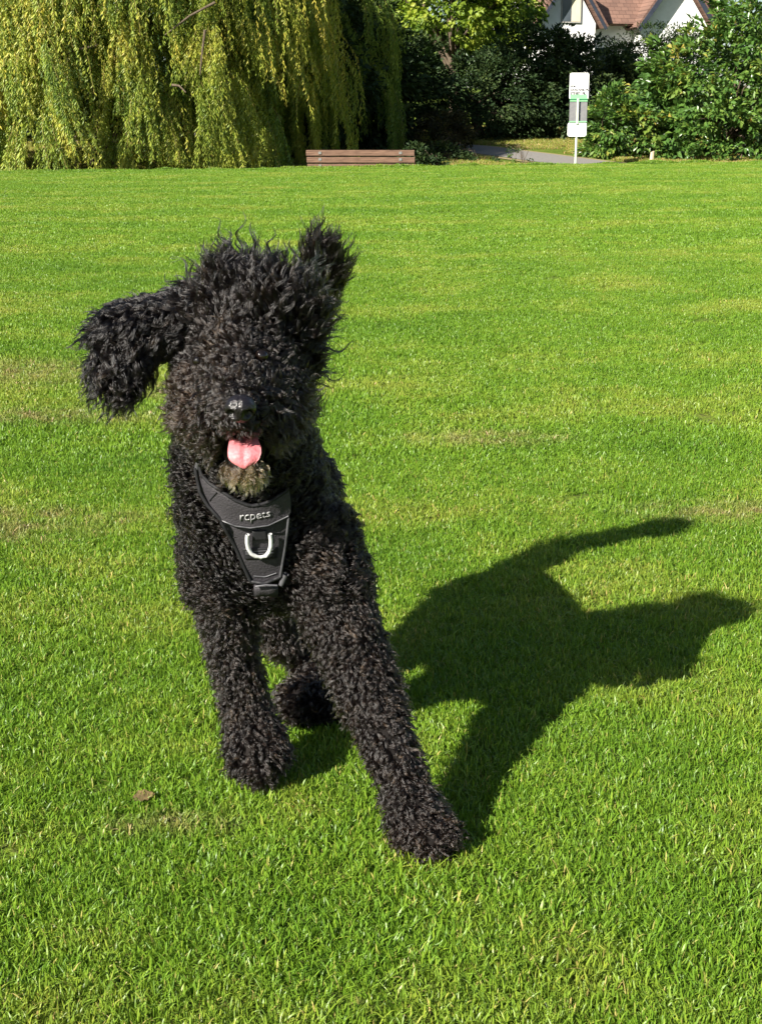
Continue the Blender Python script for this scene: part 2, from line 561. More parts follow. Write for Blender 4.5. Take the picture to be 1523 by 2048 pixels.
def crown_leaves(lobes, n_clusters, per, leaf_len, csize, seed, droop=0.3, upward=0.5, shell=0.35):
    r = np.random.default_rng(seed)
    vols = np.array([l[1][0] * l[1][1] + l[1][1] * l[1][2] for l in lobes], float)
    which = r.choice(len(lobes), n_clusters, p=vols / vols.sum())
    C = np.array([l[0] for l in lobes])[which]; R = np.array([l[1] for l in lobes])[which]
    d = r.normal(size=(n_clusters, 3)); d /= np.linalg.norm(d, axis=1)[:, None]
    rad = 1 - shell * r.random(n_clusters) ** 1.5 + r.normal(0, 0.06, n_clusters)
    cc = C + d * R * rad[:, None]
    N = n_clusters * per
    ci = np.repeat(np.arange(n_clusters), per)
    cs = csize * r.uniform(0.6, 1.4, n_clusters)
    off = r.normal(size=(N, 3)); off /= np.linalg.norm(off, axis=1)[:, None]
    off *= (r.random(N) ** 0.45)[:, None] * cs[ci][:, None] * np.array([1, 1, 0.6])
    pos = cc[ci] + off
    out = d[ci] + off / csize * 0.5 + r.normal(0, 0.45, (N, 3))
    ax = out.copy(); ax[:, 2] -= droop
    nr = d[ci] * 0.7 + r.normal(0, 0.45, (N, 3)); nr[:, 2] += upward
    ln = leaf_len * r.uniform(0.65, 1.3, N)
    ctint = r.normal(0.5, 0.16, n_clusters)
    t = np.clip(ctint[ci] + r.normal(0, 0.12, N), 0, 1)
    keep = pos[:, 2] > G(pos[:, 0], pos[:, 1]) + 0.03
    return pos[keep], ax[keep], nr[keep], ln[keep], t[keep], cc


def limbs_for(base, cc, r, trunk_r, fork_h, n=14, seed=0):
    q = random.Random(seed)
    base = Vector(base)
    fork = base + Vector((q.uniform(-.2, .2), q.uniform(-.2, .2), fork_h))
    trunk = ([base + Vector((0, 0, -0.2)), base + (fork - base) * 0.35 + Vector((q.uniform(-.1, .1), 0, 0)), fork], [trunk_r * 1.35, trunk_r, trunk_r * 0.8])
    lim = []
    for k in q.sample(range(len(cc)), min(n, len(cc))):
        e = Vector(cc[k])
        s = base + (fork - base) * q.uniform(0.6, 1.0)
        mid = s.lerp(e, 0.5) + Vector((q.uniform(-.3, .3), q.uniform(-.3, .3), 0.35))
        r0 = trunk_r * q.uniform(0.25, 0.45)
        lim.append(([s, s.lerp(mid, .5) + Vector((0, 0, .1)), mid, mid.lerp(e, .5), e], [r0, r0 * .8, r0 * .6, r0 * .4, r0 * .15]))
    return trunk, lim


def tree(name, label, cat, base, lobes, mat, nclus, per, leaf_len, wratio, csize, seed, trunk_r=0.15, fork=1.2, group=None, droop=0.3, limbs=14, shell=.35):
    t = empty(name, (base[0], base[1], gz(base[0], base[1])))
    tag(t, label, cat, group)
    pos, ax, nr, ln, ti, cc = crown_leaves(lobes, nclus, per, leaf_len, csize, seed, droop=droop, shell=shell)
    link('crown', leaf_cloud('crown', pos, ax, nr, ln, ln * wratio, ti, mat), t)
    tr, lim = limbs_for(t.location, cc, None, trunk_r, fork, limbs, seed)
    link('trunk', tubes_mesh('trunk', [tr], BARK, 10), t)
    link('limbs', tubes_mesh('limbs', lim, BARK, 6), t)
    return t, pos, ax, nr, ln, ti


# ------------------------------------------------------------------ weeping willow
WILLOW = leaf_mat('willow_leaf', [(0.0, (0.11, 0.19, 0.035)), (0.4, (0.255, 0.325, 0.05)), (0.7, (0.42, 0.44, 0.075)), (1.0, (0.54, 0.45, 0.08))], 0.4, 0.4, 0.25, 0.7)


def make_willow():
    wx0, wy0 = -6.6, 34.6
    t = empty('weeping_willow', (wx0, wy0, gz(wx0, wy0)))
    tag(t, 'large weeping willow trailing yellow-green strands to the ground behind the bench', 'tree')
    r = np.random.default_rng(5)
    RX, RY, HT = 5.3, 5.2, 7.6
    pos, ax, nr, ln, ti, stems = [], [], [], [], [], []

    def dome(a, f):            # f 0 rim, 1 top
        s = math.cos(f * math.pi / 2) ** 0.55
        return np.array([wx0 + RX * s * math.cos(a), wy0 + RY * s * math.sin(a), 1.5 + (HT - 1.5) * math.sin(f * math.pi / 2)])
    def spray(top, outd, L0, ns, fan, btint, arch_r, zfloor):
        """one arching twig with its curtain of hanging strands"""
        side = np.array([-outd[1], outd[0], 0.0])
        lean = r.normal(0.07, 0.17)
        for s in range(ns):
            f = r.normal(0, 1)
            st = top + side * f * fan * 0.5 + np.array([0, 0, -abs(f) * fan * 0.35 + r.normal(0, 0.08)]) + outd * r.normal(0, fan * .3)
            L = L0 * r.uniform(0.55, 1.15)
            L = min(L, st[2] - zfloor)
            if L < 0.25: continue
            sp = 0.026 if st[2] < 4.6 else 0.05
            n = int(L / sp) + 2
            q = np.linspace(0, 1, n); d = q * L
            push = arch_r * (1 - np.exp(-d / 0.28))
            w1, w2 = r.random(2) * 6
            px = st[0] + outd[0] * push + side[0] * (lean + 0.10 * f) * d + 0.035 * np.sin(d * 3.1 + w1)
            py = st[1] + outd[1] * push + side[1] * (lean + 0.10 * f) * d + 0.035 * np.sin(d * 2.7 + w2)
            pz = st[2] - d + 0.10 * np.exp(-d / 0.25)
            p = np.stack([px, py, pz], 1)
            p = p[r.random(n) < 0.93]; m = len(p)
            p = p + r.normal(0, 0.012, p.shape)
            th = r.random(m) * 2 * math.pi
            spread = r.uniform(0.25, 1.0, m)
            A = np.stack([np.cos(th) * spread, np.sin(th) * spread, -np.ones(m)], 1)
            Nn = np.stack([np.cos(th + 1.3), np.sin(th + 1.3), r.uniform(-.1, .8, m)], 1) + outd * 0.9
            big = np.where(p[:, 2] > 4.4, 2.0, 1.0)
            pos.append(p); ax.append(A); nr.append(Nn)
            ln.append(r.uniform(0.075, 0.13, m) * big)
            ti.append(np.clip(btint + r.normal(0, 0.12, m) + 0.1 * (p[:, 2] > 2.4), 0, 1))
            if s < 2:
                stems.append((p[::max(1, m // 9)], None))

    def lobe(a):               # deep vertical folds between the curtains
        return 0.98 + 0.08 * math.sin(a * 7 + 1.3) + 0.085 * math.sin(a * 19 + .4) + 0.05 * math.sin(a * 43)
    for b in range(400):
        a = r.uniform(-math.pi * 1.03, 0.10 * math.pi)
        z = r.uniform(0.75, 5.4)
        s_ = (math.cos(min(1, max(0, (z - 1.5) / (HT - 1.5)) ) * math.pi / 2)) ** 0.35
        inset = abs(r.normal(0, 0.05)) if r.random() < (.62 if a < -0.3 * math.pi else .22) else r.uniform(.12, .42)
        k = s_ * lobe(a) * (1 - inset) * (0.97 + 0.03 * math.sin(z * 4 + a * 5))
        outd = np.array([math.cos(a), math.sin(a), 0.0])
        top = np.array([wx0 + RX * k * math.cos(a), wy0 + RY * k * math.sin(a), z])
        bt = np.clip(r.normal(0.42, 0.13) + 0.16 * (r.random() < .2), 0, 1)
        spray(top, outd, r.uniform(.8, 2.2), int(r.integers(11, 20)), r.uniform(.08, .28), bt, r.uniform(.15, .6), r.uniform(-.15, .55))
    for b in range(42):        # trailing strands, the shade of this side put into their low tint
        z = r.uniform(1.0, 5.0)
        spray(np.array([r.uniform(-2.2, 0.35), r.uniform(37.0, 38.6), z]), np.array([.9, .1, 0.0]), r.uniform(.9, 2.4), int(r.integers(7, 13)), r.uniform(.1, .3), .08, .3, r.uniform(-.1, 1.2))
    for b in range(420):       # upper dome and the far side
        a = r.uniform(0, 2 * math.pi); f = r.uniform(0.12, 1.0)
        top = dome(a, f)
        if top[2] < 4.2 and -math.pi < a - 2 * math.pi * (a > math.pi) < 0.1: continue
        outd = np.array([math.cos(a), math.sin(a), 0.0])
        spray(top, outd, r.uniform(1.2, 3.2), 10, .9, np.clip(r.normal(.45, .2), 0, 1), .4, r.uniform(0, 1.5))
    pos = np.concatenate(pos); ax = np.concatenate(ax); nr = np.concatenate(nr); ln = np.concatenate(ln); ti = np.concatenate(ti)
    print('willow leaves', len(pos))
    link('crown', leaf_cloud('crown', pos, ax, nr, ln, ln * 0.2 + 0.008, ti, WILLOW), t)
    link('strand_twigs', tubes_mesh('strand_twigs', [(p, [0.005] * len(p)) for p, _ in stems if len(p) > 2], YTWIG, 3), t)
    base = t.location
    link('trunk', tubes_mesh('trunk', [([base + Vector((0, 0, -.3)), base + Vector((.1, 0, .8)), base + Vector((0, .1, 2.2)), base + Vector((.1, 0, 3))], [.55, .42, .38, .36])], BARK, 14), t)
    lim = []
    q = random.Random(4)
    for k in range(16):
        a = k / 16 * 2 * math.pi + q.uniform(-.2, .2)
        e = Vector(dome(a, q.uniform(.15, .75)))
        e.x = wx0 + (e.x - wx0) * .9; e.y = wy0 + (e.y - wy0) * .9
        s = base + Vector((0, 0, q.uniform(1.8, 3)))
        m1 = s.lerp(e, .4) + Vector((0, 0, 1.0)); m2 = s.lerp(e, .75) + Vector((0, 0, .9))
        lim.append(([s, m1, m2, e], [.2, .13, .07, .02]))
    for (x0, y0, x1, y1) in ((430, 5, 330, 70), (345, 170, 372, 185), (410, 60, 400, 150), (200, 90, 110, 120), (15, 190, 60, 130)):
        lim.append(([P(x0, y0, 29.9), P((x0 + x1) / 2, (y0 + y1) / 2 - 6, 29.8), P(x1, y1, 29.7)], [.03, .022, .012]))
    link('limbs', tubes_mesh('limbs', lim, BARK, 7), t)
    return t


make_willow()

# ------------------------------------------------------------------ trees and bushes behind
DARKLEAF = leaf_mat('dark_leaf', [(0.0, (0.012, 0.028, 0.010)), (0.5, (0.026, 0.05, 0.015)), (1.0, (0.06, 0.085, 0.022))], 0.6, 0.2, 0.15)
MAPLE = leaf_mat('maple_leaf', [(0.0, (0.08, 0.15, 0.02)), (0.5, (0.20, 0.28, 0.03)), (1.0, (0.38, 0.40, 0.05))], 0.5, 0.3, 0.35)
MIDLEAF = leaf_mat('mid_leaf', [(0.0, (0.03, 0.07, 0.02)), (0.5, (0.065, 0.13, 0.03)), (1.0, (0.15, 0.2, 0.04))], 0.42, 0.45, 0.25)
LAUREL = leaf_mat('laurel_leaf', [(0.0, (0.03, 0.075, 0.018)), (0.5, (0.075, 0.155, 0.028)), (0.85, (0.16, 0.23, 0.04)), (1.0, (0.30, 0.25, 0.05))], 0.33, 0.55, 0.2, 1.1)
RUSTY = leaf_mat('rusty_leaf', [(0.0, (0.02, 0.022, 0.012)), (0.5, (0.045, 0.042, 0.018)), (1.0, (0.12, 0.11, 0.03))], 0.6, 0.2, 0.2)

# big laurel on the right
lx, ly = 9.3, 38.5
laurel, lpos, lax, lnr, lln, lti = tree('laurel_bush', 'broad sunlit laurel bush with large glossy leaves filling the right edge behind the lawn', 'bush', (lx, ly),
     [((7.0, 37.9, 0.9), (1.2, 1.3, 1.3)), ((8.7, 38.2, 1.8), (2.0, 1.9, 2.05)), ((10.7, 38.4, 2.8), (2.3, 2.2, 3.2)), ((9.0, 37.4, 0.8), (2.3, 1.5, 1.2)), ((12.6, 38.4, 1.6), (2.6, 2.0, 3.0)), ((7.6, 38.4, 1.95), (0.8, 0.9, 1.0))],
     LAUREL, 1350, 27, 0.185, 0.48, 0.26, 21, 0.12, 0.5, limbs=20, shell=.3)
# the leaves nearest the viewer are pieces of their own
score = lpos[:, 1] + RNG.normal(0, .25, len(lpos))
vis = (lpos[:, 0] / lpos[:, 1] < 0.275)
order = np.argsort(np.where(vis, score, 1e9))[:240]
lm = []
for k in range(6):
    n = 1
    lm.append(leaf_cloud('leaf', np.zeros((1, 3)), np.array([[0, 0, -1.]]), np.array([[0, -1., 0.3]]), np.array([0.17]), np.array([0.085]), np.array([RNG.uniform(.3, .9)]), LAUREL))
bi = Matrix.Translation(laurel.location).inverted()
for j in order:
    o = bpy.data.objects.new('leaf', random.choice(lm))
    COL.objects.link(o)
    o.parent = laurel
    a = Vector(lax[j]); q = a.to_track_quat('-Z', 'Y')
    o.location = bi @ (Vector(lpos[j]) + Vector((0, -0.05, 0)))
    o.rotation_euler = (q @ Matrix.Rotation(random.uniform(-.8, .8), 3, 'Z').to_quaternion()).to_euler()
    s = random.uniform(.8, 1.2); o.scale = (s, s, s)

# lit maple and greener tree above the shade line
tree('maple_tree', 'yellow-green broadleaf tree catching sun at the top centre behind the willow', 'tree', (2.6, 50),
     [((2.2, 47.0, 5.2), (1.7, 1.5, 1.5)), ((4.0, 48, 4.9), (1.3, 1.2, 1.6)), ((3.4, 49, 7.4), (2.4, 2.2, 2.2)), ((0.4, 50, 7.5), (2.4, 2.2, 2.6))], MAPLE, 520, 34, 0.17, 0.75, 0.34, 31, .2, 2.6)
tree('ash_tree', 'taller green tree with hanging leaves left of the house', 'tree', (4.2, 53),
     [((4.2, 51.5, 5.6), (1.6, 1.6, 2.0)), ((3.9, 52, 8.5), (2.0, 2.0, 2.4)), ((3.4, 52, 4.6), (1.4, 1.5, 1.5))], MIDLEAF, 520, 34, 0.19, 0.4, 0.34, 32, .2, 2.4, droop=.9)
# shaded wood behind the path
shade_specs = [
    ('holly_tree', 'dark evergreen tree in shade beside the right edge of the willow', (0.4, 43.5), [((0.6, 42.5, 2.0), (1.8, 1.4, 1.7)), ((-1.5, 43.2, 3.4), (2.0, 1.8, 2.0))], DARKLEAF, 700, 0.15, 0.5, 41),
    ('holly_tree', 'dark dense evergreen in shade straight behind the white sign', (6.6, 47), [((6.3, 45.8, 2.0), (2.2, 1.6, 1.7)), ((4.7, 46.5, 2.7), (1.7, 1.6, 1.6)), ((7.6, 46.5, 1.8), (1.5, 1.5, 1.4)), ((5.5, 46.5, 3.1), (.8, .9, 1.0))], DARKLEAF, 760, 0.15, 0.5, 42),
    ('elder_shrub', 'shrub with leaves coloured dark for the gloom between the willow and the sign', (3.2, 46), [((3.2, 45, 1.9), (1.9, 1.4, 1.5)), ((4.2, 45.5, 2.2), (1.4, 1.4, 1.3))], DARKLEAF, 420, 0.13, 0.45, 43),  # sun still reaches it, so the dark leaf colour paints in the shade
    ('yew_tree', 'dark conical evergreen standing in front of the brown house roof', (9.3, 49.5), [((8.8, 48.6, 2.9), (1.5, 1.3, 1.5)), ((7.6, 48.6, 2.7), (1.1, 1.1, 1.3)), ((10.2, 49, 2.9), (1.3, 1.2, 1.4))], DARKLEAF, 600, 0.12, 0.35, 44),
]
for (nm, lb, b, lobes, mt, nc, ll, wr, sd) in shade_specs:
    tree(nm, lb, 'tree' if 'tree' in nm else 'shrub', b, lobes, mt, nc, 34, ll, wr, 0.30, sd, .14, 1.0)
tree('oak_tree', 'tall dark tree right behind the willow with an unseen crown lobe added to shade the wood', 'tree', (-1.6, 42), [((-2.4, 40.6, 3.6), (2.4, 2.1, 2.2)), ((-1.0, 40.6, 2.4), (2.0, 1.8, 2.3)), ((-1.6, 37.5, 2.4), (1.4, 1.0, 2.5)), ((1.8, 40.8, 8.1), (2.4, 1.8, 1.8))], DARKLEAF, 1100, 34, 0.2, 0.55, 0.42, 46, .3, 3.5, shell=.8)  # the high right lobe is out of view, added to block sun from the wood
tree('bramble_shrub', 'low dark shrub on the near side of the path right of the bench', 'shrub', (1.7, 36.5), [((1.5, 36.3, 0.35), (0.75, .6, .42)), ((2.3, 36.2, 0.25), (0.65, .5, .25))], DARKLEAF, 130, 24, 0.09, 0.5, 0.14, 51, .03, .1)
tree('bramble_shrub', 'olive rounded shrub in shade behind the right end of the bench', 'shrub', (1.9, 40.2), [((1.75, 40, 1.05), (0.75, .6, .55))], RUSTY, 110, 24, 0.11, 0.4, 0.16, 52, .03, .2)
tree('bramble_shrub', 'dark shrub at the willow foot touching the right end of the bench', 'shrub', (0.9, 32.5), [((0.9, 32.3, 0.2), (0.55, .5, .55))], DARKLEAF, 120, 24, 0.09, 0.5, 0.14, 53, .03, .1)
tree('seedling_shrub', 'small open twiggy shrub beside the path left of the white sign', 'shrub', (3.35, 35.5), [((3.35, 35.5, 0.45), (0.28, .22, .28))], MIDLEAF, 12, 9, 0.08, 0.5, 0.09, 54, .012, .05, limbs=12)
tree('laurel_shrub', 'yellowish low shrub at the left foot of the big laurel', 'shrub', (5.9, 37.6), [((5.95, 37.5, 1.15), (0.55, .6, 1.05)), ((5.7, 37.8, .5), (.5, .5, .5))], LAUREL, 150, 26, 0.15, 0.42, 0.2, 55, .04, .2)
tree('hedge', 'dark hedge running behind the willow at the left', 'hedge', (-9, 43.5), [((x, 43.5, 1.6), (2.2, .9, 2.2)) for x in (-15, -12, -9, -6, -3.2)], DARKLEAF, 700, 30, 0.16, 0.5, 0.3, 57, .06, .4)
# trees that close the view beyond, also outside the frame
back = [(-16, 46, 6, 'broad leafy tree beyond the left side of the willow'), (-9, 52, 7, 'tall leafy tree behind the willow crown'), (-2.5, 55, 7, 'leafy tree between willow and maple in the back row'),
        (16.5, 47, 6, 'leafy tree beyond the right side of the laurel'), (20.5, 68, 6.5, 'tall leafy tree right of the house'), (1, 66, 8, 'tall leafy tree behind the sunlit maple'), (23, 52, 7, 'leafy tree far right outside the lawn'), (-24, 50, 7, 'leafy tree far left outside the lawn')]
for k, (x, y, h, lb) in enumerate(back):
    z = gz(x, y)
    tree('background_tree', lb, 'tree', (x, y), [((x, y, z + h * .55), (3.4, 3, h * .5)), ((x + 2, y - 1, z + h * .4), (2.4, 2.2, h * .35)), ((x - 2, y - .5, z + h * .35), (2.4, 2.2, h * .33)), ((x, y - 1, z + 1.4), (3, 2, 1.6))], MIDLEAF, 420, 26, 0.3, 0.55, 0.6, 60 + k, .25, 2.0)

# ------------------------------------------------------------------ house on the slope
WALLM = simple_mat('white_render', (0.70, 0.70, 0.68), (0.82, 0.82, 0.80), 3, 0.85, 0.2, 0.1)
BARGE = simple_mat('barge_board', (0.025, 0.03, 0.045), (0.04, 0.05, 0.07), 3, 0.8, 0.15)
TRIM = simple_mat('pale_trim', (0.35, 0.33, 0.30), (0.5, 0.48, 0.45), 3, 0.5, 0.3)
GLASS = simple_mat('window_glass', (0.04, 0.05, 0.06), (0.10, 0.12, 0.14), 1.2, 0.08, 0.6)
CURT = simple_mat('curtain', (0.55, 0.50, 0.38), (0.75, 0.70, 0.5), 5, 0.9, 0.1, 0, (6, 6, .4))


def make_roof_mat():
    m, nt, N, L, bs = new_mat('brown_shingles')
    tc = N.new('ShaderNodeTexCoord')
    br = N.new('ShaderNodeTexBrick')
    br.inputs['Scale'].default_value = 1.0
    br.inputs['Color1'].default_value = (0.20, 0.115, 0.085, 1); br.inputs['Color2'].default_value = (0.15, 0.085, 0.064, 1)
    br.inputs['Mortar'].default_value = (0.10, 0.055, 0.04, 1)
    br.inputs['Brick Width'].default_value = 0.3; br.inputs['Row Height'].default_value = 0.16; br.inputs['Mortar Size'].default_value = 0.012
    mp = N.new('ShaderNodeMapping'); mp.inputs['Rotation'].default_value = (math.radians(90), 0, 0)
    L.new(tc.outputs['Object'], mp.inputs[0]); L.new(mp.outputs[0], br.inputs['Vector'])
    n = noise(N, L, 1.2, 5, tc.outputs['Object'])
    mx = N.new('ShaderNodeMixRGB'); mx.blend_type = 'MULTIPLY'; mx.inputs[0].default_value = 0.5
    r = ramp(N, [(0.3, (0.6, 0.6, 0.6)), (0.7, (1.2, 1.15, 1.1))])
    L.new(n.outputs['Fac'], r.inputs[0]); L.new(br.outputs['Color'], mx.inputs[1]); L.new(r.outputs[0], mx.inputs[2])
    L.new(mx.outputs[0], bs.inputs['Base Color'])
    bs.inputs['Roughness'].default_value = 0.9
    return m


ROOF = make_roof_mat()


def make_house():
    hx, hy = 8.65, 64.0
    zb = gz(hx, hy)
    h = empty('white_house', (hx, hy, zb), math.radians(14))
    tag(h, 'white house with steep brown shingled gables up the slope behind the trees', 'house')

    def lk(name, me, par=h):
        o = bpy.data.objects.new(name, me); COL.objects.link(o); o.parent = par
        return o
    ev = 5.4 - zb                     # eaves above the base
    lk('wall', box_mesh('wall', (8.2, 6.0, ev + 0.25), WALLM, 0, (1.1, 1.0, (ev + 0.25) / 2 - 0.25)))
    # main roof, slope to the viewer
    rise, half = 4.2, 3.6
    yc = 1.0

    def slope(name, pts, th=0.14):
        """thick roof plane from four corners"""
        a, b, c, d = [Vector(p) for p in pts]
        n = (b - a).cross(d - a).normalized()
        if n.z < 0: n = -n
        bm = bmesh.new()
        lo = [bm.verts.new(p) for p in (a, b, c, d)]; up = [bm.verts.new(p + n * th) for p in (a, b, c, d)]
        bm.faces.new(lo[::-1]); bm.faces.new(up)
        for i in range(4): bm.faces.new((lo[i], lo[(i + 1) % 4], up[(i + 1) % 4], up[i]))
        bmesh.ops.recalc_face_normals(bm, faces=bm.faces)
        me = bpy.data.meshes.new(name); bm.to_mesh(me); bm.free(); me.materials.append(ROOF)
        return me
    lk('roof', slope('roof', [(-3.4, yc - half, ev - .1), (5.6, yc - half, ev - .1), (5.6, yc, ev + rise), (-3.4, yc, ev + rise)]))
    lk('roof', slope('roof', [(-3.4, yc + half, ev - .1), (5.6, yc + half, ev - .1), (5.6, yc + .02, ev + rise), (-3.4, yc + .02, ev + rise)]))
    lk('gable_wall', poly_prism('gable_wall', [(-2.9, 0), (2.9, 0), (0, rise - .4)], -5.18, -4.98, WALLM)).matrix_local = Matrix.Translation((0, yc, ev)) @ Matrix.Rotation(math.radians(90), 4, 'Z')
    lk('gable_wall', poly_prism('gable_wall', [(-2.9, 0), (2.9, 0), (0, rise - .4)], 2.78, 2.98, WALLM)).matrix_local = Matrix.Translation((0, yc, ev)) @ Matrix.Rotation(math.radians(90), 4, 'Z')
    # two front cross gables
    for k, (gx, gw, gr, proj_y, base) in enumerate(((-1.8, 1.5, 2.25, -3.5, ev - .25), (3.07, 1.8, 2.45, -3.2, ev - .25))):
        wy = proj_y + .45
        pts = [(gx - gw + .28, -ev), (gx + gw - .28, -ev), (gx + gw - .28, base - ev + .2), (gx, base - ev + gr - .15), (gx - gw + .28, base - ev + .2)]
        g = lk('gable_wall', poly_prism('gable_wall', [(x, z) for x, z in pts], wy, -1.9, WALLM)); g.location = (0, 0, ev)
        lk('roof', slope('roof', [(gx - gw, proj_y, base), (gx - gw, 1.0, base), (gx, 1.0, base + gr), (gx, proj_y, base + gr)]))
        lk('roof', slope('roof', [(gx + gw, proj_y, base), (gx + gw, 1.0, base), (gx + .02, 1.0, base + gr), (gx + .02, proj_y, base + gr)]))
        for s in (-1, 1):
            L = math.hypot(gw, gr); ang = math.atan2(gr, gw)
            b = lk('barge_board', box_mesh('barge_board', (L, .05, .17 if k else .11), BARGE, 0.0))
            b.location = (gx + s * gw / 2, proj_y - .03, base + gr / 2 - .05)
            b.rotation_euler = (0, s * ang, 0)
        if k == 0:
            w = lk('window', box_mesh('window', (.86, .06, 1.1), TRIM, 0.005)); w.location = (gx + .12, wy - .035, base + .75)
            p = bpy.data.objects.new('pane', box_mesh('pane', (.38, .03, 1.0), GLASS)); COL.objects.link(p); p.parent = w; p.location = (-.205, -.025, 0)
            p = bpy.data.objects.new('pane', box_mesh('pane', (.38, .03, 1.0), CURT)); COL.objects.link(p); p.parent = w; p.location = (.205, -.025, 0)
            p['label'] = 'pane with a cream curtain behind it'
        for zz in (-2.0,):
            w2 = lk('window', box_mesh('window', (1.2, .06, 1.2), TRIM, 0.005)); w2.location = (gx, wy - .035, base + zz)
            p = bpy.data.objects.new('pane', box_mesh('pane', (1.08, .03, 1.08), GLASS)); COL.objects.link(p); p.parent = w2; p.location = (0, -.025, 0)
    ch = lk('flashing', tubes_mesh('flashing', [([(0.15, yc - half * .93, ev + .28), (0.55, yc - .1, ev + rise + .2)], [.06, .06])], TRIM, 6))
    lk('chimney', box_mesh('chimney', (.7, .6, 1.6), TRIM, .01, (1.2, 2.0, ev + rise + .1)))
    d = lk('door', box_mesh('door', (1.0, .06, 2.05), BARGE, .005, (0, -2.04, 1.02)))
    return h


make_house()

# ------------------------------------------------------------------ bench
WOOD = simple_mat('weathered_brown_wood', (0.095, 0.055, 0.038), (0.23, 0.14, 0.095), 7, 0.7, 0.25, 0.3, (.6, 6, 6))
METAL = simple_mat('galvanised_metal', (0.25, 0.25, 0.24), (0.35, 0.35, 0.33), 10, 0.5, 0.4, 0, None, 0.5)


def make_bench():
    c = P(720, 300, 28.0)
    b = empty('park_bench', (c.x, 28.0, gz(c.x, 28.0)), math.radians(-1.5))
    tag(b, 'brown wooden park bench seen from behind in front of the willow', 'bench')
    zb = c.z - b.location.z

    def lk(name, me, loc=(0, 0, 0), rot=(0, 0, 0), par=b):
        o = bpy.data.objects.new(name, me); COL.objects.link(o); o.parent = par; o.location = loc; o.rotation_euler = rot
        return o
    tilt = math.radians(9)
    for k in range(3):
        lk('back_plank', box_mesh('back_plank', (2.10, .045, .105), WOOD, .006), (0.01 * k, .015 * k, zb - .055 - .130 * k), (tilt, 0, random.uniform(-.004, .004)))
    for k in range(4):
        lk('seat_plank', box_mesh('seat_plank', (2.06, .095, .04), WOOD, .006), (0, .17 + .112 * k, .44))
    for s in (-.78, .78):
        f = lk('leg', tubes_mesh('leg', [([(0, .0, zb - .03), (0, .1, .46), (0, .06, -.05)], [.022] * 3), ([(0, .1, .41), (0, .5, .41), (0, .54, -.05)], [.022] * 3)], METAL, 8), (s, .035, 0))
        for k in range(3):
            lk('bolt', box_mesh('bolt', (.06, .012, .05), METAL, .004), (s, .015 * k - .028, zb - .055 - .122 * k), (tilt, 0, 0))
    return b


make_bench()

# ------------------------------------------------------------------ sign
WHITE = simple_mat('white_sign_paint', (0.78, 0.79, 0.77), (0.84, 0.85, 0.82), 4, 0.4, 0.4)
GREENP = simple_mat('pale_green_print', (0.18, 0.45, 0.22), (0.24, 0.52, 0.28), 4, 0.4, 0.4)
DGREEN = simple_mat('dark_green_print', (0.02, 0.16, 0.06), (0.03, 0.2, 0.08), 4, 0.4, 0.4)
INK = simple_mat('grey_ink', (0.04, 0.04, 0.05), (0.07, 0.07, 0.08), 8, 0.6, 0.2)
REDINK = simple_mat('faded_red_ink', (0.75, 0.35, 0.3), (0.8, 0.45, 0.38), 8, 0.6, 0.2)
GREYP = simple_mat('grey_panel', (0.15, 0.15, 0.16), (0.20, 0.20, 0.20), 14, 0.6, 0.3)


def rounded_plate(name, w, h, th, r, mat):
    pts = []
    for cx, cz, a0 in ((w / 2 - r, h / 2 - r, 0), (-w / 2 + r, h / 2 - r, 90), (-w / 2 + r, -h / 2 + r, 180), (w / 2 - r, -h / 2 + r, 270)):
        for k in range(5):
            a = math.radians(a0 + k * 22.5)
            pts.append((cx + r * math.cos(a), cz + r * math.sin(a)))
    return poly_prism(name, pts, 0, th, mat)


def text_mesh(name, body, size, mat, extrude=0.0):
    cu = bpy.data.curves.new(name, 'FONT'); cu.body = body; cu.size = size; cu.extrude = extrude
    if name == 'lettering' and mat is INK: cu.offset = .004
    cu.align_x = 'LEFT'
    ob = bpy.data.objects.new(name, cu); COL.objects.link(ob)
    dg = bpy.context.evaluated_depsgraph_get()
    me = bpy.data.meshes.new_from_object(ob.evaluated_get(dg))
    bpy.data.objects.remove(ob); bpy.data.curves.remove(cu)
    me.materials.clear(); me.materials.append(mat)
    return me


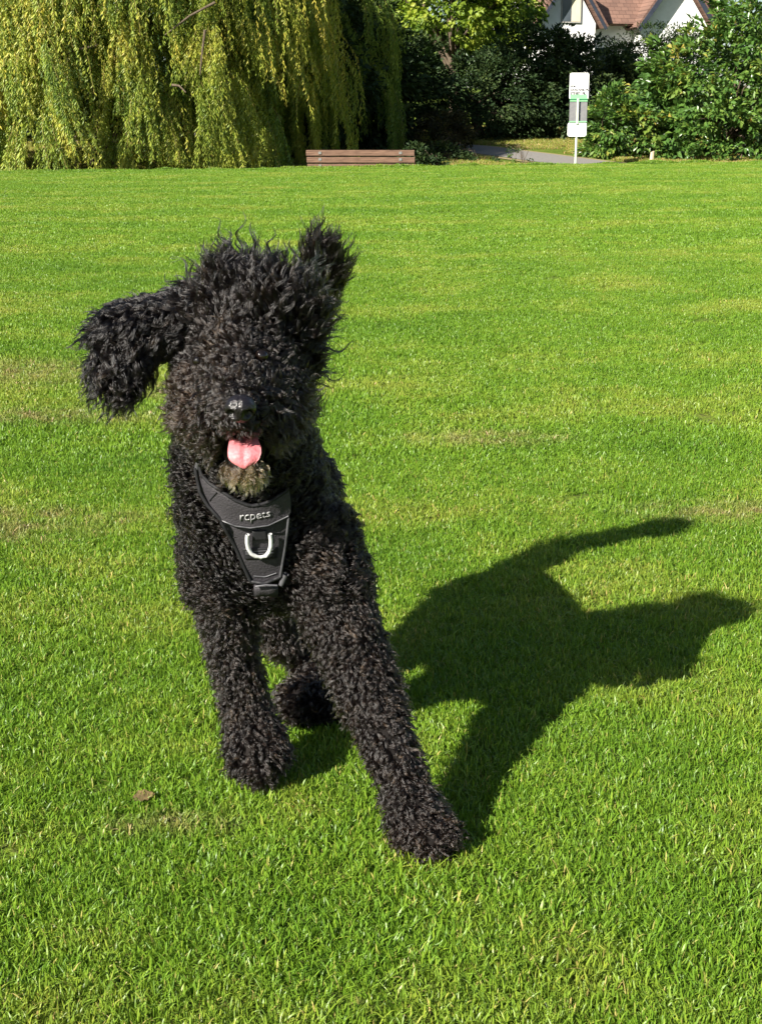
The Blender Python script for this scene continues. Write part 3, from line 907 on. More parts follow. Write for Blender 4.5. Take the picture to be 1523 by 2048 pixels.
def make_sign():
    Y = 34.5
    c = P(1150.5, 322, Y)
    s = empty('sign_post', (c.x, Y, gz(c.x, Y)))
    tag(s, 'white park notice on a metal post with grey panels below, beside the path', 'sign')
    zb = s.location.z

    def lk(name, me, loc=(0, 0, 0), par=s, rot=(0, 0, 0)):
        o = bpy.data.objects.new(name, me); COL.objects.link(o); o.parent = par; o.location = loc; o.rotation_euler = rot
        return o
    k = Y / FPX
    zz = lambda py: P(1150, py, Y).z - zb
    xx = lambda px: (px - 1150.5) * k
    POSTM = simple_mat('pale_green_post', (0.50, 0.56, 0.44), (0.62, 0.66, 0.54), 8, 0.45, 0.4)
    lk('post', tubes_mesh('post', [([(xx(1150), 0, -.3), (xx(1150.5), 0, zz(152))], [.028, .028])], POSTM, 12))
    # top notice
    top = lk('notice_plate', rounded_plate('notice_plate', 37 * k, 49 * k, .012, .05, WHITE), (xx(1151.5), -.045, zz(172.5)))
    top['label'] = 'white notice plate with grey lettering and a green lower band'
    lk('green_band', box_mesh('green_band', (33 * k, .003, 8 * k), GREENP), (0, -.0025, -19.5 * k), top)
    for (t, px, py, h) in (('FOR', -16, -3, 4.2), ('DOG AND FIX', -16, -9.5, 5.0), ('STREET  FIL', -16, -16, 5.0)):
        me = text_mesh('lettering', t, h * k * 1.15, INK, .0005)
        lk('lettering', me, (px * k, -.003, (py + 1) * k), top, (math.pi / 2, 0, 0))
    lk('edge_strip', box_mesh('edge_strip', (34 * k, .02, 2.0 * k), DGREEN), (xx(1151.5), -.042, zz(198.7)))
    # grey panels
    for (x0, x1) in ((1134.5, 1148), (1156, 1168.5)):
        f = lk('grey_panel', box_mesh('grey_panel', ((x1 - x0) * k, .02, 42 * k), GREYP, .004), (xx((x0 + x1) / 2), -.04, zz(223)))
    lk('clamp', box_mesh('clamp', (4 * k, .05, 47 * k), POSTM, .005), (xx(1150), -.05, zz(223)))
    lk('dark_strip', box_mesh('dark_strip', (3 * k, .01, 42 * k), BARGE), (xx(1154), -.035, zz(223)))
    for py in (202, 243.5):
        lk('cross_bar', box_mesh('cross_bar', (34 * k, .016, 2.2 * k), GREENP, .002), (xx(1151.5), -.058, zz(py)))
    # lower notice
    lo = lk('notice_plate', rounded_plate('notice_plate', 36.5 * k, 26 * k, .012, .05, WHITE), (xx(1150.2), -.045, zz(259)))
    lo['label'] = 'smaller white notice plate with a faded red prohibition ring'
    ring = []
    for q in range(21):
        a = q / 20 * 2 * math.pi
        ring.append((math.cos(a) * 4 * k, 0, math.sin(a) * 4 * k))
    lk('prohibition_ring', tubes_mesh('prohibition_ring', [(ring, [.006] * 21), ([(-2.6 * k, 0, 2.6 * k), (2.6 * k, 0, -2.6 * k)], [.006] * 2)], REDINK, 5), (-9 * k, -.003, 1.5 * k), lo)
    lk('green_band', box_mesh('green_band', (30 * k, .003, 1.2 * k), GREENP), (0, -.0025, -9 * k), lo)
    lk('green_band', box_mesh('green_band', (30 * k, .003, 1.2 * k), GREENP), (0, -.0025, 9 * k), lo)


make_sign()

# wooden stake by the laurel
sp_ = P(1302, 312, 33.5)
stake_m = simple_mat('pale_stake_wood', (0.38, 0.30, 0.20), (0.55, 0.45, 0.32), 10, 0.8, 0.2, .2, (4, 4, 1))
bm = bmesh.new(); bmesh.ops.create_cone(bm, cap_ends=True, segments=7, radius1=.055, radius2=.045, depth=.46)
for v in bm.verts:
    if v.co.z > 0: v.co.z += v.co.x * .5
me = bpy.data.meshes.new('wooden_stake'); bm.to_mesh(me); bm.free(); me.materials.append(stake_m)
st = link('wooden_stake', me); st.location = (sp_.x, 33.5, gz(sp_.x, 33.5) + .20); st.rotation_euler = (0, .08, .3)
tag(st, 'short pale wooden stake standing at the foot of the big laurel', 'stake')

# dry leaf on the lawn
DRY = simple_mat('dry_leaf_brown', (0.05, 0.04, 0.018), (0.17, 0.12, 0.05), 110, 0.8, 0.2, .6)


def dry_leaf(x, y, s, rz, label):
    n = 9
    V, F = [], []
    for i in range(n):
        t = i / (n - 1)
        w = math.sin(math.pi * min(1, t * 1.02)) ** .8 * .26 * (1 + .45 * (i % 2))
        for k in (-1, 0, 1):
            V.append(((t - .5) * s, k * w * s, (.10 * abs(k) + .08 * math.sin(t * 4)) * s))
    for i in range(n - 1):
        for k in range(2):
            a = i * 3 + k
            F.append((a, a + 1, a + 4, a + 3))
    o = link('dry_leaf', mesh_np('dry_leaf', V, F, DRY, smooth=True))
    o.location = (x, y, gz(x, y) + .011); o.rotation_euler = (.35, -.2, rz)
    tag(o, label, 'leaf')


def on_ground(px, py):
    cy = -(py - 1024) / FPX
    dz = -ST + cy * CT; dy = CT + cy * ST
    t = -CAM_H / dz
    return ((px - 761.5) / FPX * t, dy * t)


gx_, gy_ = on_ground(288, 1608); dry_leaf(gx_, gy_, .038, .3, 'curled brown dead leaf lying on the lawn left of the raised paw')

# ------------------------------------------------------------------ the dog
def R(px, p): return px * depth(p) / FPX


CH = []      # (region, [(Vector, r)])


def chain(region, *items):
    out = []
    for it in items:
        if len(it) == 4 and it[0] > 2:            # picture position + distance, radius in picture pixels
            p = P(it[0], it[1], it[2]); out.append((p, R(it[3], p)))
        else:
            out.append((Vector(it[:3]), it[3]))
    CH.append((region, out))


chain('neck', (490, 780, 2.03, 100), (485, 860, 2.05, 112), (498, 950, 2.10, 128))
chain('chest', (498, 950, 2.10, 128), (516, 1050, 2.14, 136), (530, 1090, 2.17, 112))
chain('torso', (518, 1050, 2.14, 140), (-.23, 2.38, .47, .098), (-.22, 2.60, .44, .092))
chain('torso', (530, 1070, 2.20, 100), (-.22, 2.38, .44, .09), (-.21, 2.60, .42, .085))
chain('shoulder', (455, 1085, 2.13, 80), (448, 1160, 2.13, 64))
chain('shoulder', (610, 1075, 2.12, 88), (662, 1180, 2.09, 72))
chain('leg', (448, 1160, 2.13, 64), (456, 1240, 2.14, 51), (468, 1310, 2.15, 43), (482, 1385, 2.155, 37), (500, 1445, 2.15, 45), (516, 1500, 2.12, 57))
chain('leg', (662, 1180, 2.09, 72), (706, 1310, 2.05, 57), (746, 1410, 2.01, 49), (779, 1500, 1.97, 42), (807, 1580, 1.94, 43), (838, 1640, 1.92, 48))
chain('paw', (838, 1640, 1.92, 50), (862, 1678, 1.885, 34))
chain('paw', (838, 1645, 1.92, 44), (896, 1672, 1.888, 27))
chain('paw', (838, 1645, 1.92, 44), (830, 1684, 1.89, 30))
chain('leg', (-.16, 2.58, .40, .08), (600, 1240, 2.52, 48), (635, 1320, 2.48, 50), (655, 1365, 2.44, 54), (640, 1398, 2.38, 46), (600, 1402, 2.35, 42))
chain('leg', (655, 1365, 2.44, 52), (690, 1385, 2.41, 42))
chain('leg', (-.23, 2.58, .40, .075), (545, 1205, 2.42, 46), (566, 1275, 2.44, 36), (600, 1300, 2.66, 28), (600, 1290, 2.70, 28))
# head
chain('head', (500, 655, 2.00, 96), (484, 725, 1.95, 88))
chain('head', (440, 690, 2.00, 66), (408, 722, 2.00, 54))
chain('head', (530, 690, 2.00, 60), (552, 718, 2.00, 46))
chain('top', (500, 640, 2.00, 76), (556, 628, 2.00, 52))
chain('side', (560, 615, 2.02, 48), (578, 665, 2.02, 38), (568, 715, 2.01, 34))
chain('muzzle', (487, 740, 1.93, 92), (482, 805, 1.84, 56), (480, 822, 1.80, 44))
chain('cheek', (404, 765, 1.96, 46), (416, 818, 1.92, 46), (440, 840, 1.86, 38))
chain('cheek', (546, 765, 1.96, 44), (543, 815, 1.92, 42), (524, 838, 1.86, 38))
chain('jaw', (485, 850, 1.98, 60), (488, 905, 1.90, 44), (488, 930, 1.865, 34))
chain('ear', (390, 640, 2.02, 60), (318, 655, 2.01, 54), (264, 676, 2.0, 58), (254, 712, 1.99, 52))
# tail, raised behind the head
chain('tail', (-.205, 2.66, .47, .045), (-.18, 2.74, .60, .028), (628, 600, 2.69, 18), (637, 550, 2.66, 14), (643, 508, 2.64, 9))


def build_body():
    bm = bmesh.new()
    for reg, items in CH:
        for (p, r), (q, s) in zip(items[:-1], items[1:]):
            n = max(2, int((q - p).length / (min(r, s) * 0.25)))
            for k in range(n + 1):
                t = k / n
                bmesh.ops.create_icosphere(bm, subdivisions=2, radius=r + (s - r) * t, matrix=Matrix.Translation(p.lerp(q, t)))
    me = bpy.data.meshes.new('body')
    bm.to_mesh(me); bm.free()
    ob = bpy.data.objects.new('body', me); COL.objects.link(ob)
    rm = ob.modifiers.new('r', 'REMESH'); rm.mode = 'VOXEL'; rm.voxel_size = 0.0065
    sm = ob.modifiers.new('s', 'SMOOTH'); sm.factor = 0.6; sm.iterations = 9
    dg = bpy.context.evaluated_depsgraph_get()
    m2 = bpy.data.meshes.new_from_object(ob.evaluated_get(dg))
    bpy.data.objects.remove(ob)
    m2.name = 'body'
    for p in m2.polygons: p.use_smooth = True
    return m2


SKIN = simple_mat('dark_skin', (0.006, 0.005, 0.005), (0.012, 0.010, 0.009), 30, 0.8, 0.1)
NOSE = simple_mat('wet_nose', (0.006, 0.005, 0.006), (0.012, 0.010, 0.011), 300, 0.17, 0.5, .3)
TONGUE = simple_mat('tongue', (0.46, 0.12, 0.14), (0.56, 0.19, 0.20), 130, 0.42, 0.4, .35)
EYE = simple_mat('eye', (0.004, 0.003, 0.002), (0.007, 0.004, 0.003), 10, 0.06, 0.6)
FABRIC = simple_mat('harness_fabric', (0.025, 0.023, 0.027), (0.038, 0.035, 0.040), 350, 0.6, 0.4, .3)
EDGING = simple_mat('harness_edging', (0.010, 0.010, 0.012), (0.016, 0.016, 0.018), 200, 0.6, 0.3)
REFL = simple_mat('reflective_grey', (0.055, 0.055, 0.06), (0.10, 0.10, 0.11), 100, 0.35, 0.6)
SILVER = simple_mat('silver_print', (0.24, 0.24, 0.25), (0.34, 0.34, 0.34), 100, 0.4, 0.5)
RING = simple_mat('white_metal_ring', (0.5, 0.5, 0.5), (0.62, 0.62, 0.61), 40, 0.25, 0.7)

body_me = build_body()
body_me.materials.append(SKIN)
dog = empty('dog', (0.0, 2.2, 0.0))
tag(dog, 'black curly-haired dog in a harness bounding towards the viewer with its tongue out', 'dog')
body = link('body', body_me, dog)
vco = [v.co.copy() for v in body_me.vertices]
pol = [tuple(p.vertices) for p in body_me.polygons]
BODY = BVHTree.FromPolygons(vco, pol)
print('body verts', len(vco))
CAMP = Vector((0, 0, CAM_H))


def hit(px, py, default_y=2.0):
    d = (P(px, py, 2.0) - CAMP).normalized()
    loc, n, i, dist = BODY.ray_cast(CAMP, d)
    if loc is None: return None, None, d
    return loc, n, d


# nose
def nose_mesh():
    c = P(481, 817, 1.758)
    bm = bmesh.new()
    bmesh.ops.create_uvsphere(bm, u_segments=44, v_segments=30, radius=1)
    for v in bm.verts:
        x, y, z = v.co
        w = 1.0 - .25 * max(0, -z)
        nx = x * .0205 * w; nz = z * .0190; nyy = y * .018
        # nostrils
        for s in (-1, 1):
            dd = math.hypot((x * w - s * .50) / .36, (z + .10) / .40)
            if y < 0 and dd < 1: nyy += .013 * (1 - dd) ** .7
        if y < 0 and abs(x) < .12: nyy += .0018 * (1 - abs(x) / .12)
        v.co = Vector((nx, nyy, nz))
    me = bpy.data.meshes.new('nose'); bm.to_mesh(me); bm.free()
    for p in me.polygons: p.use_smooth = True
    me.transform(Matrix.Translation(c) @ Matrix.Rotation(math.radians(18), 4, 'X'))
    me.materials.append(NOSE)
    return me, c


nm, NOSE_C = nose_mesh()
link('nose', nm, dog)


def tongue_mesh():
    """a curved slab lolling over the lower jaw"""
    cl = [(486, 868, 1.835), (486, 880, 1.812), (487, 893, 1.797), (488, 906, 1.789), (488.5, 918, 1.785), (489, 928, 1.785), (489, 934, 1.787)]
    hw = [26, 29, 33, 34, 31, 22, 8]
    V, F = [], []
    m = 11
    for layer in (0, 1):
        for i, ((a, b, y), w) in enumerate(zip(cl, hw)):
            for k in range(m):
                u = k / (m - 1) * 2 - 1
                groove = .0055 * math.exp(-(u / .16) ** 2) * (1 - i / 7)
                edge = .005 * u * u
                yy = y + groove + edge + (.007 if layer else 0) * math.sqrt(max(0, 1 - u * u * .9))
                by = b + (5 * (1 - u * u) if i > 4 else 0) + (12 * (1 - abs(u)) ** 2 if i == 0 else 0) + (7 * (1 - abs(u)) ** 2 if i == 1 else 0) - (4 if i == 0 else 0)
                V.append(P(a + u * w + 2 * math.sin(i), by, yy))
    n = len(cl)
    for layer in (0, 1):
        o = layer * n * m
        for i in range(n - 1):
            for k in range(m - 1):
                q = (o + i * m + k, o + i * m + k + 1, o + (i + 1) * m + k + 1, o + (i + 1) * m + k)
                F.append(q if layer == 0 else q[::-1])
    o = n * m
    for i in range(n - 1):
        for k in (0, m - 1):
            F.append((i * m + k, (i + 1) * m + k, o + (i + 1) * m + k, o + i * m + k))
    for k in range(m - 1):
        for i in (0, n - 1):
            F.append((i * m + k, i * m + k + 1, o + i * m + k + 1, o + i * m + k))
    me = mesh_np('tongue', [tuple(v) for v in V], F, TONGUE, smooth=True)
    return me


tongue_o = link('tongue', tongue_mesh(), dog)
sub = tongue_o.modifiers.new('sub', 'SUBSURF'); sub.levels = 2; sub.render_levels = 2
for (ex, ey) in ((397, 722), (523, 712)):
    loc, n, d = hit(ex, ey)
    bm = bmesh.new(); bmesh.ops.create_uvsphere(bm, u_segments=16, v_segments=12, radius=.009)
    me = bpy.data.meshes.new('eye'); bm.to_mesh(me); bm.free(); me.materials.append(EYE)
    for p in me.polygons: p.use_smooth = True
    me.transform(Matrix.Translation(loc - d * .008))
    link('eye', me, dog)

# ---- harness: panels laid over the chest
def lerp_poly(pts, t):
    pts = np.asarray(pts, float)
    seg = np.hypot(*np.diff(pts, axis=0).T); cum = np.concatenate([[0], np.cumsum(seg)]); cum /= cum[-1]
    return np.interp(t, cum, pts[:, 0]), np.interp(t, cum, pts[:, 1])


def panel_grid(top, bot, nu, nv, off, smooth=40):
    Gd = np.zeros((nv, nu, 3)); ok = np.zeros((nv, nu), bool)
    for i in range(nu):
        t = i / (nu - 1)
        a = lerp_poly(top, t); b = lerp_poly(bot, t)
        for j in range(nv):
            s = j / (nv - 1)
            px, py = a[0] + (b[0] - a[0]) * s, a[1] + (b[1] - a[1]) * s
            loc, n, d = hit(px, py)
            if loc is not None and loc.y < 2.35:
                Gd[j, i] = loc; ok[j, i] = True
                dist = (loc - CAMP).dot(Vector((0, CT, -ST)))
            Gd[j, i, 0] += 0
    # fill misses with mean distance
    my = Gd[ok][:, 1].mean()
    for i in range(nu):
        t = i / (nu - 1); a = lerp_poly(top, t); b = lerp_poly(bot, t)
        for j in range(nv):
            s = j / (nv - 1)
            px, py = a[0] + (b[0] - a[0]) * s, a[1] + (b[1] - a[1]) * s
            if not ok[j, i]: Gd[j, i, 1] = my
    Yg = Gd[:, :, 1].copy()
    for _ in range(smooth):
        Q = np.pad(Yg, 1, mode='edge')
        Yg = (Q[:-2, 1:-1] + Q[2:, 1:-1] + Q[1:-1, :-2] + Q[1:-1, 2:] + 4 * Yg) / 8
    Yg -= np.percentile(np.where(ok, Yg - Gd[:, :, 1], 0), 85) * .7
    V = []
    for j in range(nv):
        for i in range(nu):
            t = i / (nu - 1); a = lerp_poly(top, t); b = lerp_poly(bot, t); s = j / (nv - 1)
            px, py = a[0] + (b[0] - a[0]) * s, a[1] + (b[1] - a[1]) * s
            V.append(P(px, py, Yg[j, i] - off))
    F = []
    for j in range(nv - 1):
        for i in range(nu - 1):
            q = j * nu + i
            F.append((q, q + nu, q + nu + 1, q + 1))
    return V, F


def solid(me, th):
    ob = bpy.data.objects.new('tmp', me); COL.objects.link(ob)
    so = ob.modifiers.new('s', 'SOLIDIFY'); so.thickness = th; so.offset = 0
    m2 = bpy.data.meshes.new_from_object(ob.evaluated_get(bpy.context.evaluated_depsgraph_get()))
    bpy.data.objects.remove(ob)
    for p in m2.polygons: p.use_smooth = True
    return m2


HOFF = .022
Y_TOP = [(397, 922), (402, 948), (418, 966), (442, 982), (471, 1001), (500, 1012), (524, 1009), (545, 1000), (570, 984), (578, 976)]
Y_BOT = [(390, 935), (400, 985), (416, 1012), (443, 1041), (470, 1052), (500, 1056), (537, 1051), (572, 1035), (577, 1032), (581, 1022)]
L_TOP = [(442, 1040), (470, 1051), (500, 1056), (537, 1051), (577, 1031)]
L_BOT = [(501, 1163), (515, 1165), (530, 1165), (545, 1161), (560, 1154)]
harness = empty('harness', (0, 0, 0)); harness.parent = dog
harness.matrix_parent_inverse = Matrix.Translation(dog.location).inverted()
harness['label'] = 'dark grey padded chest harness with a white metal ring'


def hlink(name, me):
    o = bpy.data.objects.new(name, me); COL.objects.link(o); o.parent = harness
    return o


Vy, Fy = panel_grid(Y_TOP, Y_BOT, 46, 10, HOFF)
Vl, Fl = panel_grid(L_TOP, L_BOT, 26, 24, HOFF - .002)
ym = mesh_np('neck_yoke', [tuple(v) for v in Vy], Fy, FABRIC, True)
lm_ = mesh_np('chest_panel', [tuple(v) for v in Vl], Fl, FABRIC, True)
PANEL = BVHTree.FromPolygons([Vector(v) for v in Vy] + [Vector(v) for v in Vl], [tuple(f) for f in Fy] + [tuple(a + len(Vy) for a in f) for f in Fl])
hlink('neck_yoke', solid(ym, .006)); hlink('chest_panel', solid(lm_, .004))


def on_panel(px, py, lift=.004):
    d = (P(px, py, 2.0) - CAMP).normalized()
    loc, n, i, dist = PANEL.ray_cast(CAMP, d)
    if loc is None:
        loc, n, i, dist = PANEL.find_nearest(P(px, py, 1.99))
    return loc - d * lift


def piping(name, pts, r, mat, lift=.004, sides=6, n=None):
    n = n or max(8, len(pts) * 4)
    q = [lerp_poly(pts, t) for t in np.linspace(0, 1, n)]
    yy = np.array([on_panel(a, b, lift).y for a, b in q])
    for _ in range(6):
        e = np.pad(yy, 1, mode='edge'); yy = np.minimum(yy, (e[:-2] + e[2:] + 2 * yy) / 4)
    return hlink(name, tubes_mesh(name, [([P(a, b, y) for (a, b), y in zip(q, yy)], [r] * n)], mat, sides))


piping('reflective_piping', [(443, 1041), (470, 1052), (500, 1056), (537, 1051), (577, 1032)], .0012, REFL, .007)
piping('edge_binding', Y_TOP, .003, EDGING, .003)
piping('edge_binding', [(442, 1043), (470, 1092), (501, 1163)], .003, EDGING, .002)
piping('edge_binding', [(577, 1036), (571, 1090), (560, 1154)], .0022, simple_mat('grey_binding', (.035, .035, .04), (.06, .06, .065), 100, .5, .4), .004)
piping('edge_binding', [(501, 1163), (530, 1167), (560, 1154)], .003, EDGING, .003)
piping('edge_binding', [(390, 935), (400, 985), (416, 1012), (443, 1041)], .003, EDGING, .003)
for a in ((491, 1104, 547, 1100), (491, 1108, 547, 1106)):
    piping('stitched_strip', [(a[0], a[1]), (a[2], a[3])], .0011, REFL, .004)
piping('stitched_strip', [(418, 1002), (433, 985)], .0010, EDGING, .005)
piping('stitched_strip', [(507, 1152), (530, 1154), (553, 1146)], .0009, REFL, .003)
# ring loop strap and the D ring
def strip_on(name, pts4, mat, lift, th=.004, n=8):
    (a, b, c, d) = pts4   # tl, tr, br, bl
    V = []
    for j in range(n):
        s = j / (n - 1)
        for i in range(n):
            t = i / (n - 1)
            x = (a[0] * (1 - t) + b[0] * t) * (1 - s) + (d[0] * (1 - t) + c[0] * t) * s
            y = (a[1] * (1 - t) + b[1] * t) * (1 - s) + (d[1] * (1 - t) + c[1] * t) * s
            V.append(tuple(on_panel(x, y, lift)))
    F = [(j * n + i, (j + 1) * n + i, (j + 1) * n + i + 1, j * n + i + 1) for j in range(n - 1) for i in range(n - 1)]
    return hlink(name, solid(mesh_np(name, V, F, mat, True), th))


strip_on('ring_strap', ((504, 1062), (532, 1060), (533, 1078), (505, 1080)), EDGING, .006)
strip_on('webbing_band', ((484, 1097), (555, 1094), (553, 1116), (490, 1118)), EDGING, .003, .003)
ring_px = [(495, 1069), (494, 1076), (494, 1085), (496, 1096), (502, 1107), (511, 1113), (521, 1115), (531, 1112), (538, 1104), (541.5, 1092), (541.5, 1080), (540, 1068)]
rp = [on_panel(a, b, .013) for a, b in ring_px]
hlink('d_ring', tubes_mesh('d_ring', [(rp, [.0032] * len(rp))], RING, 10))
# belly buckle
bk = on_panel(533, 1160, .004)
Vb = [P(a, b, bk.y - .004 + (b - 1165) * .0003) for b in (1170, 1178, 1190) for a in (508, 522, 538, 556)]
Fb = [(r * 4 + i, (r + 1) * 4 + i, (r + 1) * 4 + i + 1, r * 4 + i + 1) for r in range(2) for i in range(3)]
hlink('buckle', solid(mesh_np('buckle', [tuple(v) for v in Vb], Fb, FABRIC, True), .008))
hlink('buckle_bar', tubes_mesh('buckle_bar', [([P(511, 1173, bk.y - .012), P(532, 1170, bk.y - .014), P(554, 1171, bk.y - .012)], [.0016] * 3)], REFL, 6))
hlink('side_slider', tubes_mesh('side_slider', [([P(571, 1148, bk.y - .004), P(562, 1170, bk.y)], [.005, .004])], REFL, 8))
hlink('side_slider', tubes_mesh('side_slider', [([on_panel(389, 925, .006), on_panel(393, 945, .006)], [.004, .0035])], REFL, 8))
# lettering, silver on the yoke
tm = text_mesh('lettering', 'rcpets', 1.0, SILVER)
co = np.array([v.co[:] for v in tm.vertices]); x0, x1 = co[:, 0].min(), co[:, 0].max(); hx_ = 0.50
for v in tm.vertices:
    u = (v.co.x - x0) / (x1 - x0)
    px = 480 + 61 * u
    base = 1042 - 9.5 * u - 1.5 * math.sin(math.pi * u) * -1
    py = base - v.co.y / hx_ * (13 - 2.5 * u)
    v.co = on_panel(px, py, .0052)
let = hlink('lettering', solid(tm, .0008))
let['label'] = 'silver lettering on the neck band'

# ------------------------------------------------------------------ the coat
# every chain as segments for looking up the region a hair root belongs to
SEG_A, SEG_B, SEG_RA, SEG_RB, SEG_REG = [], [], [], [], []
for reg, items in CH:
    for (p, r), (q, s) in zip(items[:-1], items[1:]):
        SEG_A.append(p); SEG_B.append(q); SEG_RA.append(r); SEG_RB.append(s); SEG_REG.append(reg)
SEG_A = np.array([tuple(v) for v in SEG_A]); SEG_B = np.array([tuple(v) for v in SEG_B]); SEG_RA = np.array(SEG_RA); SEG_RB = np.array(SEG_RB)

# region: length, lift, comb strength, curl amplitude, curl wavelength, lock radius, spread jitter, warmth
REGP = {
    'neck':     (.032, .55, .35, .0062, .017, .0046, .40, .3),
    'chest':    (.030, .55, .35, .0062, .016, .0046, .40, .3),
    'torso':    (.030, .55, .35, .0062, .016, .0046, .40, .2),
    'shoulder': (.028, .50, .40, .0058, .016, .0044, .40, .45),
    'leg':      (.021, .34, .70, .0028, .020, .0040, .20, .5),
    'paw':      (.018, .42, .55, .0028, .015, .0036, .25, .8),
    'head':     (.056, .38, .80, .0050, .034, .0052, .20, .25),
    'top':      (.058, .42, .85, .0062, .033, .0056, .26, .2),
    'side':     (.040, .45, .80, .0056, .034, .0056, .22, .15),
    'muzzle':   (.030, .45, .70, .0038, .022, .0044, .25, .35),
    'cheek':    (.034, .42, .75, .0040, .024, .0046, .25, .6),
    'jaw':      (.030, .40, .80, .0032, .024, .0042, .18, 1.0),
    'ear':      (.044, .30, .95, .0044, .031, .0052, .13, .2),
    'tail':     (.078, .32, 1.1, .0042, .040, .0058, .18, .25),
}
REGN = list(REGP)


def build_coat():
    r = np.random.default_rng(3)
    me = body_me
    me.calc_loop_triangles()
    nt = len(me.loop_triangles)
    tri = np.empty(nt * 3, np.int32); me.loop_triangles.foreach_get('vertices', tri); tri = tri.reshape(-1, 3)
    vc = np.empty(len(me.vertices) * 3, np.float32); me.vertices.foreach_get('co', vc); vc = vc.reshape(-1, 3).astype(float)
    vn = np.empty(len(me.vertices) * 3, np.float32); me.vertices.foreach_get('normal', vn); vn = vn.reshape(-1, 3).astype(float)
    A, B, C = vc[tri[:, 0]], vc[tri[:, 1]], vc[tri[:, 2]]
    fn = np.cross(B - A, C - A); ar = np.linalg.norm(fn, axis=1) / 2
    fn /= (2 * ar[:, None] + 1e-12)
    cen = (A + B + C) / 3
    view = np.array([0, 0, CAM_H]) - cen; view /= np.linalg.norm(view, axis=1)[:, None]
    facing = (fn * view).sum(1)
    w = ar * np.where(facing > -0.25, 1.0, 0.4) * np.where(cen[:, 1] > 2.45, .55, 1.0) * np.where((cen[:, 1] > 2.45) & (cen[:, 2] > .70), 6.0, 1.0)
    print('body area', ar.sum())
    NL = 23000
    ti = r.choice(nt, NL, p=w / w.sum())
    u, v = r.random(NL), r.random(NL)
    f = u + v > 1; u[f] = 1 - u[f]; v[f] = 1 - v[f]
    root = A[ti] + (B - A)[ti] * u[:, None] + (C - A)[ti] * v[:, None]
    n = vn[tri[ti, 0]] * (1 - u - v)[:, None] + vn[tri[ti, 1]] * u[:, None] + vn[tri[ti, 2]] * v[:, None]
    n /= np.linalg.norm(n, axis=1)[:, None]
    # region
    best = np.full(NL, 1e9); which = np.zeros(NL, int)
    for k in range(len(SEG_A)):
        ab = SEG_B[k] - SEG_A[k]; L2 = ab @ ab
        t = np.clip(((root - SEG_A[k]) @ ab) / L2, 0, 1)
        d = np.linalg.norm(root - SEG_A[k] - t[:, None] * ab, axis=1) - (SEG_RA[k] + (SEG_RB[k] - SEG_RA[k]) * t)
        m = d < best
        best[m] = d[m]; which[m] = k
    reg = np.array([REGN.index(x) for x in SEG_REG])[which]
    segdir = SEG_B[which] - SEG_A[which]; segdir /= np.linalg.norm(segdir, axis=1)[:, None]
    par = np.array([REGP[x] for x in REGN])[reg]
    px, py = proj(root)
    isr = lambda *names: np.isin(reg, [REGN.index(x) for x in names])
    def field0(p):
        return np.stack([np.sin(p[:, 2] * 34 + 1.5 * np.sin(p[:, 0] * 30)), 0 * p[:, 0], np.sin(p[:, 0] * 38 + 1.7 * np.sin(p[:, 2] * 27))], 1)
    # comb direction
    comb = np.tile(np.array([0, 0.25, -1.0]), (NL, 1))
    lg = isr('leg', 'paw')
    axp = SEG_A[which] + segdir * ((root - SEG_A[which]) * segdir).sum(1)[:, None]
    latx = np.clip((root[:, 0] - axp[:, 0]) / .03, -1, 1)
    comb[lg] = segdir[lg] * .9 + np.stack([latx, 0 * latx, 0 * latx], 1)[lg] * .75 + np.array([0, 0, -.2])
    e = isr('ear'); comb[e] = segdir[e] * 1.0 + np.array([-.3, 0, -.35])
    tl = isr('tail'); comb[tl] = segdir[tl] + np.array([.12, 0, .5])
    sw0 = field0(root)
    hd = isr('head', 'top', 'side')
    cpx, cpy = 485., 745.
    rad = np.stack([(px - cpx) / 130, np.full(NL, .1), -(py - cpy) / 130], 1)
    comb[hd] = rad[hd] * .9 + np.array([.05, .1, .15])
    tp = isr('top'); comb[tp] = rad[tp] * .9 + np.array([-.25, .1, .45])
    comb[hd] += sw0[hd] * .45
    sd = isr('side'); comb[sd] = np.array([.8, .2, -.25]) + rad[sd] * .3
    fcx = isr('muzzle', 'cheek')
    rm = np.stack([(px - 481) / 110, np.full(NL, .35), -(py - 790) / 120 - .15], 1)
    comb[fcx] = rm[fcx]
    jw = isr('jaw'); comb[jw] = np.array([0, .1, -1]) + np.stack([(px - 488) / 90, 0 * px, 0 * px], 1)[jw]
    # whorls: neighbouring locks share a swirl
    def field(p, s, ph):
        return np.stack([np.sin(p[:, 0] * s + 2 * np.sin(p[:, 2] * s * .8 + ph)), np.sin(p[:, 1] * s * 1.1 + ph + 2 * np.sin(p[:, 0] * s * .7)), np.sin(p[:, 2] * s * .9 + 2 * np.sin(p[:, 1] * s + ph))], 1)
    sw = field(root, 90, .5) * .6 + field(root, 38, 2.0) * .5
    comb += sw * par[:, 6:7] * 1.1 + r.normal(0, 1, (NL, 3)) * par[:, 6:7]
    comb -= n * np.minimum(0, (comb * n).sum(1))[:, None] * 1.0
    comb /= np.linalg.norm(comb, axis=1)[:, None]
    L = par[:, 0] * r.uniform(.6, 1.3, NL) * (1 + .28 * field(root, 55, 3.3)[:, 1] * field(root, 30, 1.7)[:, 0])
    L[isr('top', 'head')] *= np.where(r.random(NL) < .12, 1.25, 1.0)[isr('top', 'head')]
    # clear nose, tongue, eyes, harness
    keep = np.ones(NL, bool)
    dn = np.linalg.norm(root - np.array(NOSE_C), axis=1)
    keep &= (dn > .0245) | (root[:, 1] > NOSE_C[1] + .03)
    L = np.where(dn < .06, np.minimum(L, .011 + np.maximum(0, dn - .027) * .6), L)
